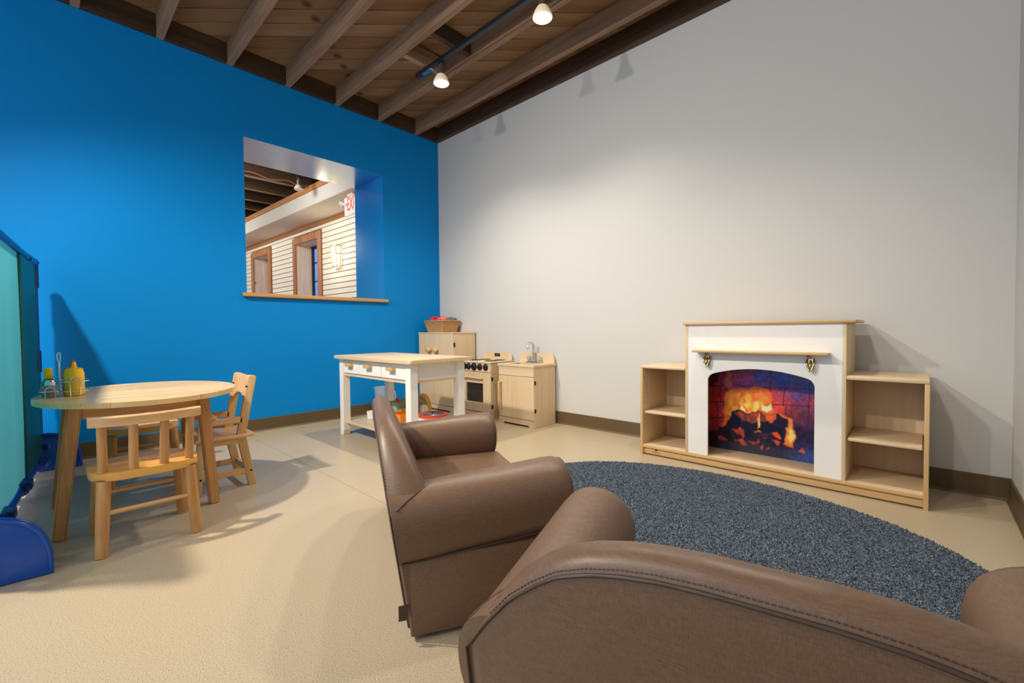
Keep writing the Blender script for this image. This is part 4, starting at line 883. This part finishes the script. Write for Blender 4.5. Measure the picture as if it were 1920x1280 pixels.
squeeze('mustard_bottle', 'yellow squeeze bottle with pointed nozzle in the wire caddy', 'yellow', MU, 'red')
squeeze('ketchup_bottle', 'red squeeze bottle behind the yellow one in the wire caddy', 'red', KE, 'red')
t = thing('pepper_shaker', 'glass pepper shaker with chrome lid at the left of the caddy', 'shaker', SHK)
link('glass', lathe(bmesh.new(), [(.016, 0), (.018, .003), (.019, .045), (.016, .052)], SHK, 18), 'clear', t, 40); link('pepper', lathe(bmesh.new(), [(.014, .003), (.016, .03), (.0001, .032)], SHK, 14), mat('ground_pepper', (70, 60, 52), .9, var=.4, scale=300), t, 40)
link('lid', lathe(bmesh.new(), [(.018, .050), (.018, .060), (.013, .069), (.0001, .071)], SHK, 18), 'chrome', t, 40)
t = thing('sauce_bottle', 'teal toy bottle with tall yellow cap beside the pepper shaker', 'bottle', TE)
link('body', lathe(bmesh.new(), [(.020, 0), (.022, .003), (.022, .055), (.016, .068), (.011, .072)], TE, 20), 'teal', t, 40); link('label_band', lathe(bmesh.new(), [(.0224, .012), (.0226, .014), (.0226, .042), (.0224, .044)], TE, 20), 'grey_toy', t, 40)
link('cap', lathe(bmesh.new(), [(.0135, .072), (.014, .074), (.0125, .113), (.0115, .115), (.0001, .116)], TE, 20), 'yellow', t, 40)

# ================================================================== SOFAS
SH = [(0, .30), (.01, .31), (.04, .35), (.085, .40), (.125, .432), (.16, .455), (.2, .47), (.24, .48), (.28, .486), (.33, .489)]
def sofa(name, label, loc, rotz, Wd, Hs, side_tag, splay=0):
    t = thing(name, label, 'sofa', loc, rotz, None); hw = Wd/2
    def L2(n_, bm_, m_='leather', sm=50, par=None): return link(n_, bm_, m_, par or t, sm, local=True)
    def Tz(x):
        e = hw-abs(x); z = np.interp(e, [a for a, _ in SH], [b for _, b in SH]); return .30+(z-.30)*(Hs-.30)/.189
    rear = lambda z: -.145*z
    th = lambda z: .046+max(0, .56-z)*.27
    xs = sorted(set([-hw+.003, hw-.003]+[s*(hw-e) for s in (-1, 1) for e in (.004, .012, .025, .04, .06, .085, .105, .125, .145, .17, .2, .24, .28, .33)]+[Wd*(i/12-.5)*.3 for i in range(13)]))
    secs = []
    for x in xs:
        T = Tz(x); e = hw-abs(x); sh = max(0, 1-e/.012)*.010; s = [Vector((x, rear(z)+sh, z)) for z in np.linspace(.03, T, 12)]
        y0, y1 = rear(T)+sh, rear(T)+th(T)-sh; c = (y0+y1)/2; r_ = (y1-y0)/2
        s += [Vector((x, c-r_*math.cos(R(a)), T+.024*math.sin(R(a)))) for a in (12, 30, 50, 70, 90, 110, 130, 150, 168)]
        s += [Vector((x, rear(z)+th(z)-sh, z)) for z in np.linspace(T, .16, 10)]
        secs.append(s)
    bk = L2('back', loft(bmesh.new(), secs), 'leather', 50)
    path = [Vector((x, rear(Tz(x))-.0005, Tz(x))) for x in np.linspace(-hw+.002, hw-.002, 70)]
    L2('piping', tube(bmesh.new(), [Vector((-hw, rear(.04), .04))]+path+[Vector((hw, rear(.04), .04))], .0026, 6), 'piping', 60, bk)
    L2('piping', tube(bmesh.new(), [Vector((x, rear(Tz(x))+th(Tz(x))+.0005, Tz(x))) for x in np.linspace(-hw+.16, hw-.16, 40)], .0018, 6), 'piping', 60, bk)
    # stitches below the seam
    st_ = bmesh.new()
    for x in np.arange(-hw+.05, hw-.05, .0055):
        cyl(st_, (x, rear(Tz(x))+.0008, Tz(x)+.0075), (x+.0035, rear(Tz(x+.0035))+.0008, Tz(x+.0035)+.0075), .0007, seg=5)
    L2('stitching', st_, 'piping', None, bk)
    for s in (-1, 1):
        secs = []
        for y, k_ in ((None, .995), (.02, 1), (.1, 1), (.25, 1), (.36, 1), (.41, 1), (.435, .985), (.452, .93), (.462, .84), (.468, .68), (.470, .4)):
            lean = y is None; y = 0 if lean else (y if y < .3 else y-.012)
            cx, czz = hw-.070+splay*y, .268+.03*max(0, y)/.43; rx, rz = .090*k_*(1+.04*y), .100*k_
            secs.append([Vector((s*(cx+rx*math.copysign(abs(math.cos(a))**.9, math.cos(a))), y, czz+rz*math.copysign(abs(math.sin(a))**.9, math.sin(a)))) for a in [2*PI*i/36 for i in range(36)]])
            if lean:
                for p in secs[-1]: p.y = rear(p.z)+.003
        ar = L2('arm', loft(bmesh.new(), secs), 'leather', 50)
        y_ = .443; cx, czz = hw-.070+splay*.443, .298
        L2('piping', tube(bmesh.new(), [Vector((s*(cx+.0845*math.cos(a)), y_, czz+.0925*math.sin(a))) for a in [2*PI*i/36 for i in range(36)]], .002, 6, closed=True), 'piping', 60, ar)
        L2('piping', tube(bmesh.new(), [Vector((s*(hw+.0015), y, .199+.03*max(0, y)/.43)) for y in np.linspace(-.02, .44, 8)], .002, 6), 'piping', 60, ar)
    L2('base', B(-hw, hw, -.001, .425, .012, .207, bev=.004, seg=2), 'leather', 40)
    for s in (-1, 1):
        L2('piping', tube(bmesh.new(), [Vector((s*(hw-.070+.0905*math.cos(R(a))**.9), -.048+.115*(a-30)/58, .268+.0019*max(0, (a-55)/30)+.1005*math.sin(R(a))**.9)) for a in range(38, 89, 4)], .0022, 6), 'piping', 60, bk)
    L2('front_panel', B(-hw+.1, hw-.1, .42, .452, .03, .17, bev=.012, seg=3), 'leather', 40)
    L2('seat', B(-hw+.13, hw-.13, .04, .468, .14, .238, bev=.03, seg=5), 'leather', 50)
    L2('base_plate', B(-hw+.012, hw-.012, .012, .41, .004, .0125), 'dark_plate', None)
    for sx in (-1, 1):
        for yy in (.04, .39): L2('foot', cyl(bmesh.new(), (sx*(hw-.06), yy, 0), (sx*(hw-.06), yy, .005), .02, seg=16), 'black', 40)
    if side_tag: L2('fabric_tag', B(side_tag*hw-.001*side_tag, side_tag*(hw+.002), -.030, -.006, .060, .098, bev=.0005), 'piping', None)
    return t
a1 = R(28); W1 = .92; r1 = Vector((math.cos(a1), -math.sin(a1), 0)); B1 = Vector((2.858, -2.287, 0))
sofa('toddler_sofa', 'brown upholstered low sofa with rolled arms in the middle, facing the wall', B1-r1*(W1/2), -a1, W1, .505, 1, -.03)
a2 = R(-12); W2 = .772; r2 = Vector((math.cos(a2), -math.sin(a2), 0)); B2 = Vector((3.272, -2.428, 0))
sofa('toddler_sofa', 'large brown upholstered low armchair in the foreground, seen from behind', B2+r2*(W2/2), -a2, W2, .497, 0, .09)
